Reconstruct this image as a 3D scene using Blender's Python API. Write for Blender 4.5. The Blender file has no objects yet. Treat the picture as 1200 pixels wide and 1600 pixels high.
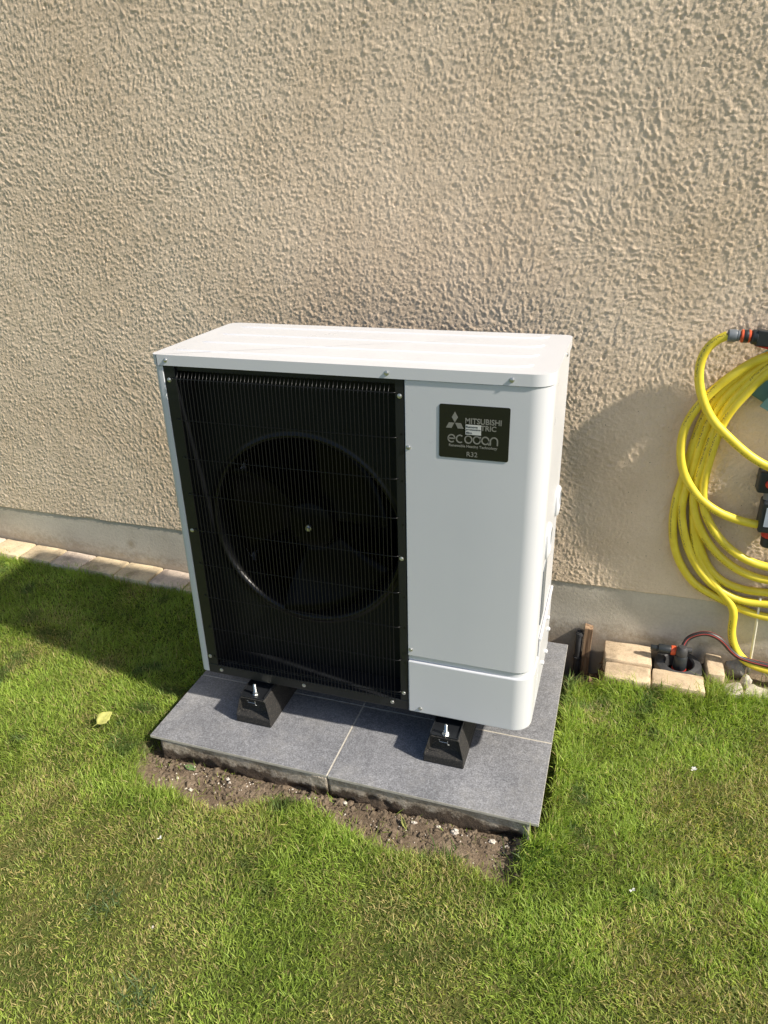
import bpy, bmesh, math, random
import numpy as np
from mathutils import Vector, Matrix
R_ = math.radians
random.seed(7); rng = np.random.default_rng(7)
scene = bpy.context.scene
C = scene.collection

# ------------------------------------------------------------------ camera
cam = bpy.data.cameras.new('camera'); camo = bpy.data.objects.new('camera', cam); C.objects.link(camo)
cam.sensor_fit = 'HORIZONTAL'; cam.sensor_width = 36; cam.lens = 34.182
cam.clip_start = 0.05; cam.clip_end = 600
CP = Vector((1.19105, -1.63684, 1.44753))
r_ = Vector((0.95087, 0.30856, -0.02524)); u_ = Vector((-0.10874, 0.4092, 0.90594)); f_ = Vector((-0.28986, 0.85869, -0.42265))
camo.matrix_world = Matrix(((r_.x, u_.x, -f_.x, CP.x), (r_.y, u_.y, -f_.y, CP.y), (r_.z, u_.z, -f_.z, CP.z), (0, 0, 0, 1)))
scene.camera = camo

# ------------------------------------------------------------------ sky, sun, exposure
SUN_EL, SUN_AZ = R_(41), R_(10)            # azimuth measured from the wall's direction (+x) towards the lawn (-y)
sd = Vector((math.cos(SUN_EL)*math.cos(SUN_AZ), -math.cos(SUN_EL)*math.sin(SUN_AZ), math.sin(SUN_EL)))
w = bpy.data.worlds.new('World'); scene.world = w; w.use_nodes = True
nt = w.node_tree; bg = nt.nodes['Background']
sky = nt.nodes.new('ShaderNodeTexSky'); sky.sky_type = 'NISHITA'; sky.sun_disc = False
sky.sun_elevation = SUN_EL; sky.sun_rotation = math.atan2(sd.x, sd.y)
sky.air_density = 1.0; sky.dust_density = 1.5; sky.ozone_density = 1.0
nt.links.new(sky.outputs[0], bg.inputs[0]); bg.inputs[1].default_value = 0.085
sun = bpy.data.lights.new('sun', 'SUN'); sun.energy = 4.0; sun.angle = R_(1.8); sun.color = (1.0, 0.92, 0.80)
suno = bpy.data.objects.new('sun', sun); C.objects.link(suno)
suno.rotation_euler = (-sd).to_track_quat('-Z', 'Y').to_euler(); suno.location = (4, -2, 4)
vs = scene.view_settings
vs.view_transform = 'Standard'; vs.look = 'None'; vs.gamma = 1; vs.use_curve_mapping = False; vs.exposure = 0.65

# ------------------------------------------------------------------ helpers
def link(o): C.objects.link(o); return o
ORG = {}
def root_of(o):
    while o.parent: o = o.parent
    return o
def thing(name, label, cat, loc, group=None):
    o = link(bpy.data.objects.new(name, None)); o.empty_display_size = 0.1
    o.location = loc; o['label'] = label; o['category'] = cat
    if group: o['group'] = group
    ORG[o.name] = Vector(loc); return o
def tag(o, label, cat, group=None):
    o['label'] = label; o['category'] = cat
    if group: o['group'] = group
    return o
def me(name, v, f, mat=None, smooth=False):
    m = bpy.data.meshes.new(name); m.from_pydata([tuple(p) for p in v], [], [tuple(q) for q in f])
    if mat: m.materials.append(mat)
    if smooth: m.polygons.foreach_set('use_smooth', [True]*len(m.polygons))
    m.update(); return m
def fast_mesh(name, V, quads, mat, smooth=True, tris=None):
    m = bpy.data.meshes.new(name)
    V = np.asarray(V, np.float32); nq = 0 if quads is None else len(quads); n3 = 0 if tris is None else len(tris)
    m.vertices.add(len(V)); m.vertices.foreach_set('co', V.ravel())
    parts = []; starts = []; tot = []
    k = 0
    if nq: parts.append(np.asarray(quads, np.int32).ravel()); starts.append(np.arange(nq)*4); tot.append(np.full(nq, 4)); k = nq*4
    if n3: parts.append(np.asarray(tris, np.int32).ravel()); starts.append(k+np.arange(n3)*3); tot.append(np.full(n3, 3))
    L = np.concatenate(parts); m.loops.add(len(L)); m.loops.foreach_set('vertex_index', L)
    m.polygons.add(nq+n3); m.polygons.foreach_set('loop_start', np.concatenate(starts).astype(np.int32))
    try: m.polygons.foreach_set('loop_total', np.concatenate(tot).astype(np.int32))
    except Exception: pass
    if smooth: m.polygons.foreach_set('use_smooth', np.ones(nq+n3, bool))
    m.materials.append(mat); m.update(calc_edges=True); m.validate(); return m
def put(name, mesh, parent=None, loc=(0, 0, 0), world=True):
    """mesh given in world coordinates (loc 0) or local with a world location loc"""
    o = link(bpy.data.objects.new(name, mesh))
    if parent is not None:
        o.parent = parent
        r = root_of(parent); org = ORG.get(r.name, Vector((0, 0, 0)))
        off = org.copy(); p = parent
        while p is not r: off += p.location; p = p.parent
        o.location = Vector(loc) - off
    else: o.location = loc
    return o
def bevel(o, wd, seg=2, ang=40):
    m = o.modifiers.new('bevel', 'BEVEL'); m.width = wd; m.segments = seg; m.limit_method = 'ANGLE'; m.angle_limit = R_(ang)
    return o
class MB:
    def __init__(s): s.v = []; s.f = []
    def add(s, v, f):
        n = len(s.v); s.v += [tuple(p) for p in v]; s.f += [tuple(i+n for i in q) for q in f]; return s
    def box(s, x0, x1, y0, y1, z0, z1):
        v = [(x0,y0,z0),(x1,y0,z0),(x1,y1,z0),(x0,y1,z0),(x0,y0,z1),(x1,y0,z1),(x1,y1,z1),(x0,y1,z1)]
        return s.add(v, [(0,3,2,1),(4,5,6,7),(0,1,5,4),(1,2,6,5),(2,3,7,6),(3,0,4,7)])
    def prism(s, pts, z0, z1):      # pts CCW seen from above
        n = len(pts); v = [(x,y,z0) for x,y in pts]+[(x,y,z1) for x,y in pts]
        return s.add(v, [tuple(range(n-1,-1,-1)), tuple(range(n,2*n))]+[(i,(i+1)%n,(i+1)%n+n,i+n) for i in range(n)])
    def tube(s, P, r, n=8, cap=True, rr=None):
        P = [Vector(p) for p in P]; rings = []
        up = None
        for i, p in enumerate(P):
            d = (P[min(i+1,len(P)-1)]-P[max(i-1,0)]).normalized()
            if up is None:
                up = Vector((0,0,1)) if abs(d.z) < .9 else Vector((0,1,0))
            a = up - d*up.dot(d); a.normalize(); up = a; b = d.cross(a)
            q = rr[i] if rr else r
            rings.append([p+(a*math.cos(t)+b*math.sin(t))*q for t in [2*math.pi*k/n for k in range(n)]])
        v = [x for R in rings for x in R]; f = []
        for i in range(len(P)-1):
            for k in range(n): f.append((i*n+k, i*n+(k+1)%n, (i+1)*n+(k+1)%n, (i+1)*n+k))
        if cap: f.append(tuple(range(n-1,-1,-1))); f.append(tuple((len(P)-1)*n+k for k in range(n)))
        return s.add(v, f)
    def lathe(s, prof, c, axis='Z', n=24, dirv=None):   # prof: (r, h) pairs
        ax = Vector(dirv) if dirv else {'X':Vector((1,0,0)),'Y':Vector((0,1,0)),'Z':Vector((0,0,1))}[axis]
        ax.normalize(); a = ax.orthogonal().normalized(); b = ax.cross(a); c = Vector(c)
        v = []; f = []
        for r, h in prof:
            for k in range(n):
                t = 2*math.pi*k/n; v.append(c+ax*h+(a*math.cos(t)+b*math.sin(t))*r)
        for i in range(len(prof)-1):
            for k in range(n): f.append((i*n+k, i*n+(k+1)%n, (i+1)*n+(k+1)%n, (i+1)*n+k))
        if prof[0][0] > 1e-6: f.append(tuple(range(n-1,-1,-1)))
        if prof[-1][0] > 1e-6: f.append(tuple((len(prof)-1)*n+k for k in range(n)))
        return s.add(v, f)
    def build(s, name, mat, parent=None, smooth=False, ang=None, loc=(0,0,0)):
        m = me(name, s.v, s.f, mat, smooth or ang is not None)
        if ang is not None: m.set_sharp_from_angle(angle=R_(ang))
        return put(name, m, parent, loc)

# lattice noise, vectorised
def vn(x, y, sc, seed):
    t = np.random.default_rng(seed).random((256, 256)); x = np.asarray(x)/sc+100; y = np.asarray(y)/sc+100
    xi = np.floor(x).astype(int); yi = np.floor(y).astype(int); fx = x-xi; fy = y-yi
    fx = fx*fx*(3-2*fx); fy = fy*fy*(3-2*fy); a = xi & 255; b = yi & 255; a1 = (a+1) & 255; b1 = (b+1) & 255
    return (t[a,b]*(1-fx)+t[a1,b]*fx)*(1-fy)+(t[a,b1]*(1-fx)+t[a1,b1]*fx)*fy
def fbm(x, y, sc, seed, o=4):
    s = 0; a = 1; tt = 0
    for i in range(o): s = s+a*vn(x, y, sc/2**i, seed+i*17); tt += a; a *= .5
    return s/tt
def sst(a, b, x):
    t = np.clip((x-a)/(b-a), 0, 1); return t*t*(3-2*t)

# ------------------------------------------------------------------ materials
def newmat(name):
    m = bpy.data.materials.new(name); m.use_nodes = True; n = m.node_tree; b = n.nodes['Principled BSDF']
    return m, n, b
def N(n, t, **k):
    o = n.nodes.new(t)
    for a, v in k.items(): setattr(o, a, v)
    return o
def noise(n, scale, detail=4, rough=.6, coord='Object'):
    tc = N(n, 'ShaderNodeTexCoord'); t = N(n, 'ShaderNodeTexNoise'); t.inputs['Scale'].default_value = scale
    t.inputs['Detail'].default_value = detail; t.inputs['Roughness'].default_value = rough
    n.links.new(tc.outputs[coord], t.inputs['Vector']); return t
def ramp(n, src, stops):
    r = N(n, 'ShaderNodeValToRGB'); e = r.color_ramp.elements
    while len(e) < len(stops): e.new(.5)
    for i, (p, c) in enumerate(stops): e[i].position = p; e[i].color = (*c, 1) if len(c) == 3 else c
    n.links.new(src, r.inputs[0]); return r
def mix(n, fac, a, b, mode='MIX'):
    m = N(n, 'ShaderNodeMix', data_type='RGBA', blend_type=mode)
    for i, s in ((0, fac), (6, a), (7, b)):
        if isinstance(s, (int, float)): m.inputs[i].default_value = s
        elif isinstance(s, tuple): m.inputs[i].default_value = (*s, 1)
        else: n.links.new(s, m.inputs[i])
    return m.outputs[2]
def bump(n, b, src, dist, strength=1.0, prev=None):
    bp = N(n, 'ShaderNodeBump'); bp.inputs['Distance'].default_value = dist; bp.inputs['Strength'].default_value = strength
    n.links.new(src, bp.inputs['Height'])
    if prev is not None: n.links.new(prev, bp.inputs['Normal'])
    n.links.new(bp.outputs[0], b.inputs['Normal']); return bp.outputs[0]
def simple(name, col, rough=.5, metal=0, var=.12, vs_=30, bmp=0, bs=200, coat=0, spec=.5):
    m, n, b = newmat(name)
    t = noise(n, vs_); c0 = tuple(x*(1-var) for x in col); c1 = tuple(min(1, x*(1+var)) for x in col)
    r = ramp(n, t.outputs[0], [(.3, c0), (.7, c1)]); n.links.new(r.outputs[0], b.inputs['Base Color'])
    b.inputs['Roughness'].default_value = rough; b.inputs['Metallic'].default_value = metal
    b.inputs['Specular IOR Level'].default_value = spec
    if coat: b.inputs['Coat Weight'].default_value = coat; b.inputs['Coat Roughness'].default_value = .08
    if bmp: bump(n, b, noise(n, bs, 3).outputs[0], bmp)
    return m
def math_(n, op, a, b_=None, c=None):
    m = N(n, 'ShaderNodeMath', operation=op)
    for i, s in enumerate((a, b_, c)):
        if s is None: continue
        if isinstance(s, (int, float)): m.inputs[i].default_value = s
        else: n.links.new(s, m.inputs[i])
    return m.outputs[0]

def mat_render():
    m, n, b = newmat('beige_roughcast')
    big = noise(n, 1.1, 3, .5); mid = noise(n, 9, 5, .6); fine = noise(n, 170, 4, .7)
    c = ramp(n, big.outputs[0], [(.3, (.83, .655, .48)), (.7, (.89, .725, .55))]).outputs[0]
    c2 = ramp(n, mid.outputs[0], [(.25, (.90, .89, .87)), (.7, (1, 1, 1))]).outputs[0]
    c3 = ramp(n, fine.outputs[0], [(.3, (.84, .82, .79)), (.5, (1, 1, 1))]).outputs[0]
    pt = noise(n, 2.1, 5, .7); c = mix(n, 1.0, c, ramp(n, pt.outputs[0], [(.35, (.95, .935, .91)), (.5, (1, 1, 1)), (.68, (1.06, 1.07, 1.08))]).outputs[0], 'MULTIPLY')
    c = mix(n, 1.0, c, c2, 'MULTIPLY'); c = mix(n, .8, c, c3, 'MULTIPLY')
    pit = noise(n, 95, 2, .5)
    pr = ramp(n, pit.outputs[0], [(.25, (.22, .18, .15)), (.29, (1, 1, 1))]).outputs[0]
    c = mix(n, 1.0, c, pr, 'MULTIPLY')
    n.links.new(c, b.inputs['Base Color']); b.inputs['Roughness'].default_value = .92; b.inputs['Specular IOR Level'].default_value = .15
    p = bump(n, b, noise(n, 130, 5, .72).outputs[0], .0042, .9)
    return m
def mat_plinth():
    m, n, b = newmat('smooth_grey_cement')
    big = noise(n, 3.5, 6, .62); fine = noise(n, 90, 5, .7)
    tc = N(n, 'ShaderNodeTexCoord'); mp = N(n, 'ShaderNodeMapping'); mp.inputs['Scale'].default_value = (2, 2, 7)
    n.links.new(tc.outputs['Object'], mp.inputs[0]); st = N(n, 'ShaderNodeTexNoise'); st.inputs['Scale'].default_value = 1.6; st.inputs['Detail'].default_value = 6
    n.links.new(mp.outputs[0], st.inputs['Vector'])
    c = ramp(n, big.outputs[0], [(.25, (.52, .465, .385)), (.5, (.63, .57, .48)), (.75, (.70, .64, .54))]).outputs[0]
    c = mix(n, .35, c, ramp(n, st.outputs[0], [(.3, (.62, .60, .55)), (.62, (1, 1, 1))]).outputs[0], 'MULTIPLY')
    c = mix(n, .5, c, ramp(n, fine.outputs[0], [(.3, (.75, .75, .75)), (.6, (1, 1, 1))]).outputs[0], 'MULTIPLY')
    # rusty blotch on the cement
    vm = N(n, 'ShaderNodeVectorMath', operation='DISTANCE'); n.links.new(tc.outputs['Object'], vm.inputs[0]); vm.inputs[1].default_value = (-.777, .716, -.005)
    d = math_(n, 'ADD', vm.outputs['Value'], math_(n, 'MULTIPLY', big.outputs[0], .02))
    d = math_(n, 'ADD', d, math_(n, 'MULTIPLY', fine.outputs[0], .012))
    fac = ramp(n, d, [(.015, (.75, .75, .75)), (.045, (0, 0, 0))]).outputs[0]
    c = mix(n, fac, c, (.30, .22, .13))
    sp = N(n, 'ShaderNodeSeparateXYZ'); n.links.new(tc.outputs['Object'], sp.inputs[0])
    gl = math_(n, 'MULTIPLY_ADD', math_(n, 'MINIMUM', sp.outputs[0], 0.0), -.04, -.10)
    hh = math_(n, 'SUBTRACT', sp.outputs[2], gl); mud = noise(n, 28, 6, .75)
    hh = math_(n, 'ADD', hh, math_(n, 'MULTIPLY', math_(n, 'SUBTRACT', mud.outputs[0], .5), -.22))
    c = mix(n, ramp(n, math_(n, 'MULTIPLY_ADD', hh, 6, .3), [(.22, (.75, .75, .75)), (.60, (0, 0, 0))]).outputs[0], c, (.33, .27, .20))
    n.links.new(c, b.inputs['Base Color']); b.inputs['Roughness'].default_value = .95; b.inputs['Specular IOR Level'].default_value = .1
    p = bump(n, b, big.outputs[0], .004, .4); bump(n, b, fine.outputs[0], .0022, .7, p)
    return m
def mat_tile():
    m, n, b = newmat('grey_stone_tile')
    a = noise(n, 7, 5, .6); f = noise(n, 230, 3, .8); g = noise(n, 60, 4, .7)
    c = ramp(n, a.outputs[0], [(.3, (.175, .180, .193)), (.7, (.25, .255, .27))]).outputs[0]
    c = mix(n, 1, c, ramp(n, f.outputs[0], [(.34, (.6, .6, .62)), (.5, (.97, .97, .97)), (.66, (1.6, 1.6, 1.6))]).outputs[0], 'MULTIPLY')
    c = mix(n, .8, c, ramp(n, g.outputs[0], [(.3, (.75, .75, .76)), (.7, (1.2, 1.2, 1.2))]).outputs[0], 'MULTIPLY')
    # dusty scuffs
    sc = noise(n, 4.2, 7, .8); c = mix(n, ramp(n, sc.outputs[0], [(.48, (0, 0, 0)), (.72, (.50, .50, .50))]).outputs[0], c, (.36, .35, .33))
    n.links.new(c, b.inputs['Base Color']); b.inputs['Roughness'].default_value = .62
    bump(n, b, f.outputs[0], .0007, .5); return m
def mat_soil(name='brown_soil', dark=1.0):
    m, n, b = newmat(name)
    a = noise(n, 12, 6, .7); f = noise(n, 120, 5, .75)
    c = ramp(n, a.outputs[0], [(.3, (.115*dark, .088*dark, .062*dark)), (.7, (.255*dark, .20*dark, .145*dark))]).outputs[0]
    c = mix(n, 1, c, ramp(n, f.outputs[0], [(.3, (.5, .48, .46)), (.55, (1, 1, 1)), (.78, (1.7, 1.65, 1.6))]).outputs[0], 'MULTIPLY')
    n.links.new(c, b.inputs['Base Color']); b.inputs['Roughness'].default_value = .95; b.inputs['Specular IOR Level'].default_value = .1
    p = bump(n, b, a.outputs[0], .01, .5); bump(n, b, f.outputs[0], .004, .8, p); return m
def mat_lawn():
    m, n, b = newmat('lawn_soil')
    a = noise(n, 5, 6, .7); f = noise(n, 140, 5, .8); g = noise(n, 0.6, 4, .6)
    c = ramp(n, a.outputs[0], [(.3, (.055, .085, .018)), (.5, (.085, .11, .028)), (.75, (.17, .15, .06))]).outputs[0]
    c = mix(n, 1, c, ramp(n, f.outputs[0], [(.3, (.4, .4, .4)), (.7, (1.4, 1.4, 1.3))]).outputs[0], 'MULTIPLY')
    # bare earth in front of the tiled base, from vertex attribute
    at = N(n, 'ShaderNodeAttribute', attribute_name='bare')
    s = noise(n, 16, 6, .7)
    c2 = ramp(n, s.outputs[0], [(.3, (.125, .095, .066)), (.5, (.205, .155, .11)), (.72, (.33, .26, .19))]).outputs[0]
    c2 = mix(n, 1, c2, ramp(n, f.outputs[0], [(.3, (.55, .53, .5)), (.55, (1, 1, 1)), (.8, (1.8, 1.7, 1.6))]).outputs[0], 'MULTIPLY')
    c = mix(n, at.outputs['Fac'], c, c2)
    n.links.new(c, b.inputs['Base Color']); b.inputs['Roughness'].default_value = .95; b.inputs['Specular IOR Level'].default_value = .1
    p = bump(n, b, s.outputs[0], .012, .6); bump(n, b, f.outputs[0], .005, .8, p); return m
def mat_grass():
    m, n, b = newmat('grass_blade')
    at = N(n, 'ShaderNodeAttribute', attribute_name='tint')
    n.links.new(at.outputs['Color'], b.inputs['Base Color']); b.inputs['Roughness'].default_value = .5; b.inputs['Specular IOR Level'].default_value = .35
    tr = N(n, 'ShaderNodeBsdfTranslucent'); n.links.new(mix(n, 1, at.outputs['Color'], (1.15, 1.2, .6), 'MULTIPLY'), tr.inputs[0])
    ms = N(n, 'ShaderNodeMixShader'); ms.inputs[0].default_value = .42
    n.links.new(b.outputs[0], ms.inputs[1]); n.links.new(tr.outputs[0], ms.inputs[2]); n.links.new(ms.outputs[0], n.nodes['Material Output'].inputs[0]); return m
def mat_paver(name, c0, c1):
    m, n, b = newmat(name)
    a = noise(n, 14, 5, .65); f = noise(n, 190, 4, .75)
    c = ramp(n, a.outputs[0], [(.3, c0), (.7, c1)]).outputs[0]
    c = mix(n, .9, c, ramp(n, f.outputs[0], [(.3, (.72, .7, .66)), (.55, (1, 1, 1))]).outputs[0], 'MULTIPLY')
    tc = N(n, 'ShaderNodeTexCoord'); st = N(n, 'ShaderNodeTexNoise'); st.noise_dimensions = '4D'; st.inputs['Scale'].default_value = 11; st.inputs['Detail'].default_value = 6; st.inputs['Roughness'].default_value = .75
    oi = N(n, 'ShaderNodeObjectInfo'); n.links.new(math_(n, 'MULTIPLY', oi.outputs['Random'], 40), st.inputs['W']); n.links.new(tc.outputs['Object'], st.inputs['Vector'])
    c = mix(n, 1, c, ramp(n, st.outputs[0], [(.36, (.60, .57, .55)), (.52, (1, .97, .94)), (.7, (1.12, 1.08, 1.0))]).outputs[0], 'MULTIPLY')
    n.links.new(c, b.inputs['Base Color']); b.inputs['Roughness'].default_value = .9
    p = bump(n, b, a.outputs[0], .004, .5); bump(n, b, f.outputs[0], .0015, .6, p); return m
def mat_paint():
    m, n, b = newmat('white_painted_steel')
    t = noise(n, 2.5, 5, .6); c = ramp(n, t.outputs[0], [(.3, (.635, .648, .680)), (.7, (.66, .672, .704))]).outputs[0]
    sm = noise(n, 5, 6, .75); c = mix(n, ramp(n, sm.outputs[0], [(.62, (0, 0, 0)), (.8, (.25, .25, .25))]).outputs[0], c, (.62, .62, .6))
    n.links.new(c, b.inputs['Base Color'])
    n.links.new(ramp(n, sm.outputs[0], [(.3, (.26,)*3), (.7, (.38,)*3)]).outputs[0], b.inputs['Roughness'])
    bump(n, b, noise(n, 700, 2).outputs[0], .00012, .6); return m
def mat_hose():
    m, n, b = newmat('yellow_hose_rubber')
    uv = N(n, 'ShaderNodeUVMap'); sp = N(n, 'ShaderNodeSeparateXYZ'); n.links.new(uv.outputs[0], sp.inputs[0])
    U, Vv = sp.outputs[0], sp.outputs[1]
    t = noise(n, 22, 5, .6)
    c = ramp(n, t.outputs[0], [(.3, (.77, .60, .04)), (.7, (.88, .73, .07))]).outputs[0]
    c = mix(n, .5, c, ramp(n, noise(n, 60, 6, .8).outputs[0], [(.6, (1, 1, 1)), (.78, (.55, .5, .4))]).outputs[0], 'MULTIPLY')
    # faded black print: words of uneven blocks along the hose on one side
    seg = math_(n, 'LESS_THAN', math_(n, 'FRACT', math_(n, 'MULTIPLY', U, 2.9)), .42)
    cb = N(n, 'ShaderNodeCombineXYZ'); n.links.new(math_(n, 'MULTIPLY', U, 260), cb.inputs[0]); n.links.new(math_(n, 'MULTIPLY', Vv, 30), cb.inputs[1])
    ns = N(n, 'ShaderNodeTexNoise'); ns.inputs['Scale'].default_value = 1; ns.inputs['Detail'].default_value = 1; n.links.new(cb.outputs[0], ns.inputs[0])
    ch = math_(n, 'GREATER_THAN', ns.outputs[0], .52)
    band = math_(n, 'LESS_THAN', math_(n, 'ABSOLUTE', math_(n, 'SUBTRACT', Vv, .60)), .035)
    fac = math_(n, 'MULTIPLY', math_(n, 'MULTIPLY', seg, ch), band); fac = math_(n, 'MULTIPLY', fac, .8)
    c = mix(n, fac, c, (.05, .045, .03))
    n.links.new(c, b.inputs['Base Color']); b.inputs['Roughness'].default_value = .42
    bump(n, b, t.outputs[0], .001, .3); return m
def mat_striped_hose():
    m, n, b = newmat('black_hose_red_stripe')
    uv = N(n, 'ShaderNodeUVMap'); sp = N(n, 'ShaderNodeSeparateXYZ'); n.links.new(uv.outputs[0], sp.inputs[0])
    U, Vv = sp.outputs[0], sp.outputs[1]
    red = math_(n, 'LESS_THAN', math_(n, 'FRACT', math_(n, 'MULTIPLY', math_(n, 'ADD', Vv, .06), 4)), .18)
    wv = math_(n, 'GREATER_THAN', math_(n, 'FRACT', math_(n, 'ADD', math_(n, 'MULTIPLY', U, 150), math_(n, 'MULTIPLY', Vv, 8))), .5)
    c = mix(n, wv, (.02, .018, .018), (.06, .05, .048)); c = mix(n, red, c, (.55, .08, .07))
    n.links.new(c, b.inputs['Base Color']); b.inputs['Roughness'].default_value = .4; return m
def mat_rubber():
    m, n, b = newmat('black_granulate_rubber')
    f = noise(n, 260, 3, .8); a = noise(n, 12, 4, .6)
    c = ramp(n, f.outputs[0], [(.35, (.008, .008, .008)), (.55, (.022, .021, .02)), (.72, (.10, .085, .065))]).outputs[0]
    n.links.new(c, b.inputs['Base Color']); b.inputs['Roughness'].default_value = .75
    bump(n, b, f.outputs[0], .0016, .8); return m
def mat_wood():
    m, n, b = newmat('weathered_wood')
    tc = N(n, 'ShaderNodeTexCoord'); mp = N(n, 'ShaderNodeMapping'); mp.inputs['Scale'].default_value = (60, 60, 5); n.links.new(tc.outputs['Object'], mp.inputs[0])
    t = N(n, 'ShaderNodeTexNoise'); t.inputs['Scale'].default_value = 2; t.inputs['Detail'].default_value = 6; n.links.new(mp.outputs[0], t.inputs['Vector'])
    c = ramp(n, t.outputs[0], [(.3, (.13, .075, .04)), (.5, (.30, .19, .11)), (.72, (.46, .31, .19))]).outputs[0]
    n.links.new(c, b.inputs['Base Color']); b.inputs['Roughness'].default_value = .8; bump(n, b, t.outputs[0], .002, .7); return m
def mat_concrete():
    m, n, b = newmat('rough_concrete_footing')
    a = noise(n, 9, 6, .7); f = noise(n, 110, 5, .75)
    tc = N(n, 'ShaderNodeTexCoord'); sp = N(n, 'ShaderNodeSeparateXYZ'); n.links.new(tc.outputs['Object'], sp.inputs[0])
    hz = math_(n, 'ADD', sp.outputs[2], math_(n, 'MULTIPLY', math_(n, 'SUBTRACT', a.outputs[0], .5), .17))
    # soil clinging to its lower half
    fac = ramp(n, math_(n, 'ADD', math_(n, 'MULTIPLY', hz, 15), 3.3), [(.62, (1, 1, 1)), (.86, (0, 0, 0))]).outputs[0]
    c = ramp(n, a.outputs[0], [(.3, (.30, .245, .18)), (.5, (.44, .375, .29)), (.68, (.68, .61, .51))]).outputs[0]
    c = mix(n, fac, c, (.12, .088, .062)); c = mix(n, .9, c, ramp(n, f.outputs[0], [(.3, (.55, .53, .5)), (.6, (1, 1, 1))]).outputs[0], 'MULTIPLY')
    n.links.new(c, b.inputs['Base Color']); b.inputs['Roughness'].default_value = .95
    p = bump(n, b, a.outputs[0], .02, .9); bump(n, b, f.outputs[0], .006, .9, p); return m

M = dict(
    render=mat_render(), plinth=mat_plinth(), tile=mat_tile(), lawn=mat_lawn(), grass=mat_grass(), paint=mat_paint(), hose=mat_hose(),
    shose=mat_striped_hose(), rubber=mat_rubber(), wood=mat_wood(), concrete=mat_concrete(), soil=mat_soil(),
    char=simple('charcoal_coated_steel', (.013, .0145, .017), .38, 0, .1, 8, .0002, 600),
    black=simple('black_moulded_plastic', (.004, .0045, .006), .3, 0, .1, 8, spec=.4),
    inner=simple('dark_inner_steel', (.0085, .0105, .011), .5, 0, .15, 10, spec=.2),
    wire=simple('dark_coated_wire', (.007, .007, .007), .32, 0, .1, 20, spec=.4),
    blade=simple('grey_fan_plastic', (.0022, .0025, .003), .30, 0, .1, 8, spec=.10),
    zinc=simple('zinc_plated_steel', (.62, .64, .62), .27, 1, .12, 60),
    steel=simple('stainless_screw', (.68, .68, .68), .42, 1, .1, 90),
    alu=simple('aluminium_fins', (.03, .033, .04), .5, .5, .2, 60),
    badge=simple('dark_badge_foil', (.017, .018, .014), .22, 0, .05, 10),
    badgeprint=simple('grey_badge_print', (.24, .235, .21), .4, 0, .04, 10),
    sticker=simple('white_sticker', (.62, .62, .60), .5, 0, .04, 40), ink=simple('black_ink', (.02, .02, .02), .6, 0, .02, 10),
    grout=simple('pale_grout', (.50, .47, .41), .9, 0, .2, 60, .002, 120),
    tileedge=simple('raw_tile_edge', (.52, .49, .42), .85, 0, .15, 60, .001, 200),
    teal=simple('green_galvanised_metal', (.16, .30, .28), .4, .3, .2, 18, .0004, 90),
    orange=simple('orange_plastic', (.72, .11, .04), .4, 0, .1, 40), red=simple('red_plastic', (.55, .03, .02), .4, 0, .1, 40),
    gplastic=simple('mid_grey_plastic', (.16, .18, .20), .42, 0, .1, 40), dplastic=simple('dark_grey_plastic', (.025, .029, .032), .42, 0, .15, 30),
    bplastic=simple('dusty_black_plastic', (.05, .05, .052), .6, 0, .35, 25, .0006, 150),
    screen=simple('pale_display_glass', (.45, .50, .58), .2, 0, .1, 40), ivory=simple('ivory_pvc', (.72, .67, .52), .5, 0, .1, 20),
    stone=simple('grey_field_stone', (.24, .225, .20), .85, 0, .3, 30, .004, 90), chip=simple('pale_stone_chip', (.62, .56, .48), .85, 0, .25, 60, .001, 200),
    leafy=simple('yellow_green_leaf', (.42, .42, .12), .5, 0, .3, 60, .0006, 120), leafg=simple('dull_green_leaf', (.13, .20, .07), .5, 0, .3, 60, .0006, 120),
    leafb=simple('dry_brown_leaf', (.25, .16, .085), .7, 0, .4, 80), petal=simple('white_petal', (.75, .75, .70), .6, 0, .08, 60),
    paver_a=mat_paver('cream_paver_stone', (.66, .54, .36), (.80, .69, .48)), paver_b=mat_paver('pink_paver_stone', (.68, .57, .47), (.80, .70, .60)),
    brick=mat_paver('sand_coloured_brick', (.56, .44, .30), (.72, .60, .43)),
    pale=mat_paver('pale_worn_stone', (.58, .54, .45), (.70, .66, .57)),
)

WY = 0.7076; ZP = 0.0976
# ------------------------------------------------------------------ ground
def gz(x, y):
    x = np.asarray(x, float); y = np.asarray(y, float)
    z = -.172 - .030*np.minimum(x, 0) + .006*np.clip(x-1.1, 0, 1)
    z = np.where(x < -2.5, -.172+.075, z)
    z = z + (fbm(x, y, .55, 3, 3)-.5)*.022
    z = z + .034*sst(.30, .56, y)*sst(-.05, -.35, x) + .016*sst(.25, .50, y)*sst(1.2, 1.3, x)
    # scraped hollow in front of the tiled base
    b = bare(x, y); z = z - .032*b
    inside = (x > -.12) & (x < 1.13) & (y > -.2) & (y < .72)
    z = np.where(inside, np.minimum(z, -.222), z)
    strip = sst(.50, .56, y)*sst(1.09, 1.12, x)*(1-sst(1.22, 1.26, x)); z = z - .11*strip
    hole = sst(.585, .60, y)*sst(1.40, 1.42, x)*(1-sst(1.56, 1.575, x)); z = z - .03*hole
    hole2 = sst(.59, .61, y)*sst(1.63, 1.65, x)*(1-sst(2.6, 2.8, x)); z = z-.018*hole2
    return z
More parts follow.
